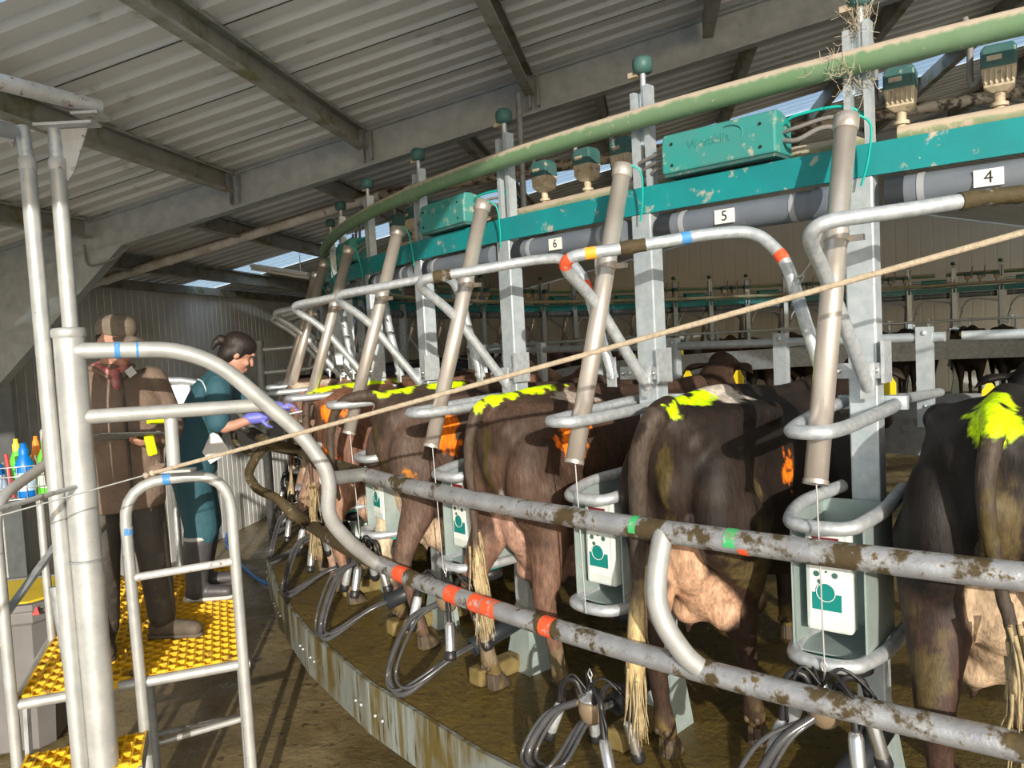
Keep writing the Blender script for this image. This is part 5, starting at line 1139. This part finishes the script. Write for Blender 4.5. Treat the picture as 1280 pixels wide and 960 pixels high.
# ------------------------------------------------------------------ people
def hand(mb, w, d, side, palm_n, curl=.5):
    """palm from the wrist w along d; five separate fingers"""
    d = Vector(d).normalized(); n = Vector(palm_n).normalized(); s = d.cross(n).normalized()*side
    mb.chain([w, w+d*.045, w+d*.085], [.030, .036, .034], 10, .6, sub=0)
    for i, L in enumerate((.070, .082, .076, .060)):
        b = w+d*.088+s*(-.030+.020*i); dirs = d
        P = [b]
        for j, f in enumerate((.42, .32, .26)):
            dirs = (dirs+n*curl*(.5+.4*j)).normalized(); P.append(P[-1]+dirs*L*f)
        mb.chain(P, [.0098, .0092, .0085, .0072], 8, sub=0)
    b = w+d*.03-s*.034; mb.chain([b, b+(d*.6-s*.7+n*.3).normalized()*.035, b+(d*.8-s*.45+n*.5).normalized()*.066], [.012, .011, .0085], 8, sub=0)
def head(mb, c, fdir, up, k=1.08):
    m0 = len(mb.v)
    f = Vector(fdir).normalized(); u = Vector(up); u = (u-f*u.dot(f)).normalized(); s = f.cross(u); ro = Matrix((s, f, u)).transposed()
    mb.ell(c+u*.03, (.074, .093, .088), 20, 12, ro); mb.ell(c+f*.025-u*.045, (.058, .068, .075), 18, 12, ro); mb.ell(c+f*.062-u*.098, (.03, .03, .024), 12, 8, ro)
    mb.chain([c+f*.088+u*.015, c+f*.108-u*.018, c+f*.112-u*.03], [.010, .014, .013], 8, sub=0)
    for q in (1, -1):
        mb.ell(c+s*q*.078-f*.008-u*.012, (.012, .022, .034), 10, 7, ro); mb.ell(c+s*q*.034+f*.07-u*.035, (.026, .022, .022), 10, 7, ro); mb.ell(c+s*q*.03+f*.088+u*.028, (.026, .012, .010), 10, 7, ro)
    mb.ell(c+f*.094-u*.066, (.024, .012, .007), 10, 6, ro); mb.ell(c+f*.092-u*.078, (.020, .012, .008), 10, 6, ro)
    mb.v[m0:] = [tuple(c+(Vector(p)-c)*k) for p in mb.v[m0:]]
    return f, u, s
def face_paint(me, base, eyes, lips, hairc=None):
    P = verts_np(me); n = len(P); C = np.tile(np.array((.52, .27, .19), 'f'), (n, 1)); k = fbm(P, 14, 3)[:, None]; C = C*(.85+.3*k)
    for (c, r, col) in eyes+lips:
        d = np.linalg.norm((P-np.array(c))/np.array(r), axis=1); m = np.clip((1.15-d)*5, 0, 1)[:, None]; C = C*(1-m)+np.array(col)*m
    paint(me, C)
def person(name, lb, loc, face):
    th = math.atan2(-face[0], face[1]); fr = Matrix.Translation(loc) @ Matrix.Rotation(th, 4, 'Z'); return Thing(name, lb, 'person', (0, 0, 0), None, fr)

# man with cap and clipboard
pm = person('person', 'person in a brown cap and worn brown jacket holding a clipboard on the yellow stand', W(-2.40, 4.76, -1.75)+V(0, 0, .002), (.6, -.8))
mb = MB(); hc = V(-.03, .03, 1.67); f, u, s = head(mb, hc, (-.42, .88, -.22), (0, 0, 1))
mb.chain([V(0, -.01, 1.44), V(-.01, .0, 1.58)], [.062, .058], 14, sub=0)
mb.chain([V(0, 0, .92), V(0, .0, 1.15), V(0, -.01, 1.36)], [.14, .15, .15], 16, .7)
RS, LS = V(.20, -.02, 1.44), V(-.20, -.02, 1.44); RE, LE = V(.275, -.04, 1.16), V(-.275, .03, 1.18); RW, LW = V(.295, -.01, .92), V(-.16, .20, 1.14)
for a, b, c in ((RS, RE, RW), (LS, LE, LW)): mb.chain([a, b, c], [.055, .042, .029], 12)
hand(mb, RW, (.04, .08, -1), 1, (-1, .2, 0), .35); hand(mb, LW, (.9, .42, -.12), 1, (.1, -.2, 1), .55)
RH, LH = V(.10, 0, .92), V(-.10, 0, .92); RK_, LK = V(.12, .03, .50), V(-.13, .04, .50); RA_, LA = V(.13, -.02, .10), V(-.16, .0, .10)
for a, b, c in ((RH, RK_, RA_), (LH, LK, LA)): mb.chain([a, b, c], [.09, .06, .040], 12); mb.chain([c, c+V(0, .015, -.05)], [.034, .03], 10, sub=0)
me = remesh(mb, .0085, 2); e = [(hc+(f*.088+u*.012)*1.06+s*q*.033, (.013, .013, .008), (.05, .035, .03)) for q in (1, -1)]; face_paint(me, None, [(tuple(a), b, c) for a, b, c in e], [(tuple(hc+f*.106-u*.078), (.026, .02, .011), (.42, .16, .13))]); me.name = 'body'
me.materials.clear(); me.materials.append(M['skin']); pm.part('body', me, None)
mb = MB(); P = []
def torso(mb, secs, n=24):
    v = []; m = len(secs)
    for (c, hw, hd, nd) in secs:
        c = Vector(c); nd = Vector(nd).normalized(); sx = V(1, 0, 0); fy = nd.cross(sx).normalized(); fy = fy if fy.y > 0 else -fy
        for j in range(n):
            a = 2*PI*j/n; cs, sn = math.cos(a), math.sin(a); v.append(c+sx*(hw*abs(cs)**.8*(1 if cs > 0 else -1))+fy*(hd*abs(sn)**.8*(1 if sn > 0 else -1)))
    f_ = [(i*n+j, i*n+(j+1) % n, (i+1)*n+(j+1) % n, (i+1)*n+j) for i in range(m-1) for j in range(n)]
    mb.add(v, f_+[tuple(range(n))[::-1], tuple((m-1)*n+j for j in range(n))])
Z_ = (0, 0, 1)
torso(mb, [((0, .0, .76), .215, .165, Z_), ((0, .0, .80), .225, .172, Z_), ((0, .01, 1.0), .225, .165, Z_), ((0, .01, 1.2), .235, .160, Z_), ((0, 0, 1.36), .240, .145, Z_), ((0, -.01, 1.46), .205, .115, Z_), ((0, -.01, 1.515), .115, .085, Z_), ((0, -.01, 1.55), .085, .08, Z_)])
for a, b, c in ((RS, RE, RW), (LS, LE, LW)):
    d = (c-b).normalized(); mb.chain([a+V(0, 0, -.01), b, c-d*.03], [.095, .072, .058], 16); mb.chain([a*.75+V(0, 0, .355), a], [.07, .09], 12, sub=0)
for i in range(26): 
    r = random.Random(i); q = V(r.uniform(-.2, .2), .15*r.choice((1, -1)), r.uniform(.82, 1.35)); mb.chain([q, q+V(r.uniform(-.08, .08), .0, r.uniform(-.05, .05))], [.02, .016], 8, sub=0)
jk = remesh(mb, .012, 3); jk.materials.clear(); jk.materials.append(M['cloth_brown']); jk.name = 'jacket'; jo = pm.part('jacket', jk, None)
mb = MB(); mb.tube(spline([V(-.015, .155, 1.50), V(-.02, .178, 1.36), V(-.02, .188, 1.1), V(-.02, .190, .80)], 5), .007, 6); pm.part('zip_flap', mb, M['cloth_black'], parent=jo)
mb = MB()
for q in (1, -1): mb.chain([V(q*.10, -.02, 1.53), V(q*.085, .07, 1.525), V(q*.03, .115, 1.48)], [.026, .024, .016], 10, .6)
mb.chain([V(-.1, -.03, 1.53), V(0, -.10, 1.54), V(.1, -.03, 1.53)], [.026, .028, .026], 10, .6); pm.part('collar', mb, M['cloth_brown'], parent=jo)
mb = MB(); mb.tube(spline([V(.075, -.02, 1.53), V(.065, .06, 1.52), V(.0, .095, 1.495), V(-.065, .055, 1.52), V(-.075, -.02, 1.535), V(-.03, -.08, 1.54), V(.04, -.08, 1.54)], 5), .028, 12, closed=True); mb.chain([V(.0, .10, 1.49), V(.0, .12, 1.43)], [.035, .02], 10, sub=0); sc_ = pm.part('scarf', mb, M['scarf'])
mb = MB(); mb.box(V(-.075, .115, 1.50), (.05, .006, .045), Euler((.2, .5, .5)).to_matrix()); pm.part('white_patch', mb, M['paper'], parent=sc_)
def trousers(pairs, waist, m, zt, r0=.115, r1=.088, r2=.075):
    mb = MB(); torso(mb, waist)
    for a, b, c in pairs: mb.chain([a+V(0, 0, -.02), b, c], [r0, r1, r2], 16)
    me = remesh(mb, .013, 3); me.materials.clear(); me.materials.append(M[m]); me.name = 'trousers'; return me
me = trousers(((RH, RK_, RA_+V(0, 0, .02)), (LH, LK, LA+V(0, 0, .02))), [((0, 0, .80), .16, .13, Z_), ((0, 0, .90), .185, .145, Z_), ((0, 0, 1.0), .18, .14, Z_)], 'cloth_black', 1.0); pm.part('trousers', me, None)
def boot(mb, ank, d, h=.16, r=.055):
    d = Vector(d).normalized(); s_ = V(d.y, -d.x, 0); a = ank
    mb.chain([V(a.x, a.y, .055)+V(0, 0, h), V(a.x, a.y, .06)], [r, r*.98], 14, sub=0)
    mb.chain([V(a.x, a.y, .052)-d*.035, V(a.x, a.y, .052)+d*.08, V(a.x, a.y, .046)+d*.185], [.048, .047, .042], 14)
    return d, s_
for nm, a, d in (('R', RA_, (.15, 1, 0)), ('L', LA, (-.75, .65, 0))):
    mb = MB(); boot(mb, a, d, .13); mb2 = remesh(mb, .009, 2); mb2.materials.clear(); mb2.materials.append(M['boot_brown']); mb2.name = 'boot'; bo = pm.part('boot', mb2, None)
    mb = MB(); dd = Vector(d).normalized(); mb.chain([V(a.x, a.y, .014)-dd*.04, V(a.x, a.y, .014)+dd*.08, V(a.x, a.y, .014)+dd*.19], [.05, .048, .043], 14, .28 if False else 1., sub=3)
    mb.v = [(x, y, max(0.002, min(z, .022))) for x, y, z in mb.v]; pm.part('sole', mb, M['boot_brown'], parent=bo)
ro = Matrix((s, f, u)).transposed()
mb = MB(); v = []; n = 24
for i, (r_, z_) in enumerate(((.096, .042), (.102, .066), (.100, .096), (.086, .124), (.054, .142), (.013, .149))):
    for j in range(n):
        a = 2*PI*j/n; v.append(hc+s*(r_*.92*math.cos(a))+f*(r_*1.14*math.sin(a)-.002)+u*(z_-(.012 if math.sin(a) < -.2 else 0)))
mb.add(v, [(i*n+j, i*n+(j+1) % n, (i+1)*n+(j+1) % n, (i+1)*n+j) for i in range(5) for j in range(n)]+[tuple(5*n+j for j in range(n))], 0, True); cp = pm.part('cap', mb, M['cap'])
mb = MB(); v = []; n = 14
for r_, dz in ((.080, .0), (.125, .004), (.165, -.012)):
    for lay in (0, 1):
        for j in range(n+1):
            a = PI*(.12+.76*j/n); k_ = math.sin(a); v.append(hc+s*(.092*math.cos(a)*(1 if r_ < .1 else 1.02))+f*(.06+(r_-.06)*k_**.6)+u*(.048+dz-.02*abs(math.cos(a))-lay*.005))
n1 = n+1; fcs = []
for i in range(2):
    for j in range(n): fcs += [((2*i)*n1+j, (2*i)*n1+j+1, (2*i+2)*n1+j+1, (2*i+2)*n1+j), ((2*i+1)*n1+j, (2*i+3)*n1+j, (2*i+3)*n1+j+1, (2*i+1)*n1+j+1)]
for j in range(n): fcs.append((4*n1+j, 4*n1+j+1, 5*n1+j+1, 5*n1+j))
mb.add(v, fcs, 0, True); pm.part('brim', mb, M['cap'], parent=cp)
mb = MB()
for q in (1, -1): mb.ell(hc+s*q*.072-f*.03+u*.012, (.012, .035, .03), 10, 7, ro)
mb.ell(hc-f*.075+u*.0, (.055, .022, .045), 12, 8, ro); pm.part('hair', mb, M['hair'])
# clipboard, held: a thing of its own
fr = pm.o.matrix_world; c = fr @ V(.02, .285, 1.175)
t = Thing('clipboard', 'thin grey clipboard held level in front of the brown jacket', 'clipboard', c); R3_ = fr.to_3x3() @ Euler((.18, -.10, .25)).to_matrix()
mb = MB(); mb.box(c, (.34, .23, .006), R3_); t.part('board', mb, M['galv_old'], bevel=.002)
mb = MB(); mb.box(c+R3_ @ V(.0, .0, .006), (.30, .20, .003), R3_); t.part('paper', mb, M['paper'])
mb = MB(); mb.box(c+R3_ @ V(-.165, .0, .012), (.02, .09, .012), R3_); t.part('clip', mb, M['steel_new'])
mb = MB(); q = fr @ V(-.14, .30, 1.24); mb.box(q, (.08, .05, .028), R3_); mb.box(q+R3_ @ V(-.03, .01, .022), (.05, .05, .03), R3_); single('tag_packet', mb, M['neon_pl'], 'bright yellow packet lying on the clipboard by the hand', 'packet', base=q, bevel=.006)
mb = MB(); q = fr @ V(-.10, .325, 1.12); mb.box(q, (.045, .03, .11), fr.to_3x3() @ Euler((0, .15, .3)).to_matrix()); single('marker_pen', mb, M['neon_pl'], 'bright yellow marker hanging below the clipboard hand', 'marker', base=q, bevel=.008)

# woman reaching to the cow
pw = person('person', 'person in teal overalls and grey rubber boots bending and reaching towards a cow', W(-2.37, 5.73, -1.75)+V(0, 0, .002), (.95, .30))
mb = MB(); hc = V(.07, .34, 1.575); f, u, s = head(mb, hc, (-.22, .86, -.50), (0, .3, 1))
CH = V(.04, .17, 1.33); mb.chain([V(.02, .02, .90), V(.03, .09, 1.12), CH], [.135, .125, .13], 16, .75); mb.chain([V(.055, .22, 1.40), V(.065, .30, 1.50)], [.055, .050], 14, sub=0)
RS, LS = V(.21, .22, 1.36), V(-.13, .18, 1.36); RE, LE = V(.29, .20, 1.12), V(-.12, .42, 1.22); RW, LW = V(.275, .44, 1.155), V(.02, .55, 1.20)
for a, b, c in ((RS, RE, RW), (LS, LE, LW)): mb.chain([a, b, c], [.05, .040, .027], 12)
hand(mb, RW, (.0, 1, .05), 1, (-.7, 0, -.6), .45); hand(mb, LW, (.2, 1, -.1), -1, (.6, 0, -.6), .45)
RH, LH = V(.11, .0, .88), V(-.08, .0, .88); RK_, LK = V(.14, .05, .47), V(-.10, .06, .47); RA_, LA = V(.15, .0, .09), V(-.11, .02, .09)
for a, b, c in ((RH, RK_, RA_), (LH, LK, LA)): mb.chain([a, b, c], [.09, .058, .040], 12); mb.chain([c, c+V(0, .03, -.04)], [.036, .03], 10, sub=0)
me = remesh(mb, .0085, 2); e = [(hc+(f*.088+u*.012)*1.06+s*q*.033, (.013, .013, .008), (.05, .035, .03)) for q in (1, -1)]; face_paint(me, None, [(tuple(a), b, c) for a, b, c in e], [(tuple(hc+f*.106-u*.078), (.024, .02, .010), (.45, .18, .15))]); me.name = 'body'
me.materials.clear(); me.materials.append(M['skin']); pw.part('body', me, None)
ld_ = (.0, .35, 1); mb = MB(); torso(mb, [((.02, .0, .80), .19, .165, Z_), ((.02, .02, .95), .185, .16, Z_), ((.03, .08, 1.1), .18, .145, ld_), ((.035, .13, 1.22), .195, .145, ld_), ((.04, .18, 1.34), .20, .13, ld_), ((.045, .21, 1.40), .16, .10, ld_), ((.055, .24, 1.45), .085, .075, ld_)])
mb.chain([RS+V(-.04, 0, .0), RS, RS.lerp(RE, .88)], [.08, .082, .075], 16); mb.chain([LS+V(.04, 0, 0), LS, LS.lerp(LE, .8)], [.08, .082, .072], 16)
for i in range(14): 
    r = random.Random(i+50); q = V(.02+r.uniform(.10, .17), .05+r.uniform(-.1, .12), r.uniform(.85, 1.2)); mb.chain([q, q+V(.0, r.uniform(-.10, .10), r.uniform(-.06, .06))], [.02, .015], 8, sub=0)
me = remesh(mb, .012, 3); me.materials.clear(); me.materials.append(M['cloth_teal']); me.name = 'overall_top'; to = pw.part('overall_top', me, None)
mb = MB(); mb.tube(spline([V(.20, .10, 1.42), V(.235, .13, 1.40), V(.255, .15, 1.33), V(.262, .145, 1.26)], 5), .005, 6); pw.part('piping', mb, M['piping'], parent=to)
me = trousers(((RH, RK_, V(.145, .035, .42)), (LH, LK, V(-.105, .045, .42))), [((.02, 0, .76), .16, .13, Z_), ((.02, 0, .88), .185, .155, Z_), ((.02, .02, .98), .17, .14, Z_)], 'cloth_teal', .98, .125, .105, .098); pw.part('trousers', me, None)
for a, d in ((RA_, (.25, 1, 0)), (LA, (-.05, 1, 0))):
    mb = MB(); boot(mb, a, d, .30, .072); mb.chain([V(a.x, a.y+.03, .385), V(a.x, a.y, .14)], [.094, .070], 16, sub=0); me = remesh(mb, .010, 2); me.materials.clear(); me.materials.append(M['boot']); me.name = 'boot'; bo = pw.part('boot', me, None)
    mb = MB(); mb.lathe([(.090, -.012), (.096, -.008), (.096, .008), (.090, .012)], V(a.x, a.y+.03, .41), n=20); pw.part('boot_trim', mb, M['sole'], parent=bo)
    mb = MB(); dd = Vector(d).normalized(); mb.chain([V(a.x, a.y, .014)-dd*.04, V(a.x, a.y, .014)+dd*.08, V(a.x, a.y, .014)+dd*.19], [.052, .050, .045], 14); mb.v = [(x, y, max(0.002, min(z, .024))) for x, y, z in mb.v]; pw.part('sole', mb, M['sole'], parent=bo)
ro = Matrix((s, f, u)).transposed(); mb = MB(); mb.ell(hc+u*.055-f*.004, (.094, .110, .084), 20, 12, ro); mb.ell(hc-f*.05-u*.02, (.086, .062, .085), 16, 10, ro)
for q in (1, -1): mb.ell(hc+s*q*.078-f*.012+u*.01, (.020, .050, .055), 10, 7, ro)
me = remesh(mb, .010, 3); me.materials.clear(); me.materials.append(M['hair']); me.name = 'hair'; ho = pw.part('hair', me, None)
mb = MB(); mb.ell(hc-f*.12+u*.03, (.035, .04, .035), 12, 8, ro); mb.chain([hc-f*.125+u*.03, hc-f*.145+u*.0, hc-f*.145-u*.04], [.028, .024, .012], 10); pw.part('ponytail', mb, M['hair'], parent=ho)
def glove(w, d, side, n, curl):
    mb = MB(); hand(mb, w, d, side, n, curl); mb.v = [tuple(w+(Vector(p)-w)*1.04) for p in mb.v]; d = Vector(d).normalized(); mb.chain([w-d*.05, w+d*.03], [.038, .040], 12, sub=0)
    me = remesh(mb, .006, 1); me.materials.clear(); me.materials.append(M['glove']); me.name = 'glove'; return me
pw.part('glove', glove(RW, (0, 1, .05), 1, (-.7, 0, -.6), .45), None); pw.part('glove', glove(LW, (.2, 1, -.1), -1, (.6, 0, -.6), .45), None)
fr = pw.o.matrix_world; mb = MB(); q = fr @ V(.24, .56, 1.15); mb.tube([q, fr @ V(.22, .72, 1.17)], .0045, 8); single('swab_stick', mb, M['paper'], 'thin pale swab stick in the violet glove', 'stick', base=q)
mb = MB(); q = fr @ V(.19, .16, .98); mb.box(q, (.006, .14, .16), fr.to_3x3() @ Euler((.5, 0, 0)).to_matrix()); single('paper_sheet', mb, M['paper'], 'white paper sheet sticking out at the hip of the teal overalls', 'paper', base=q)
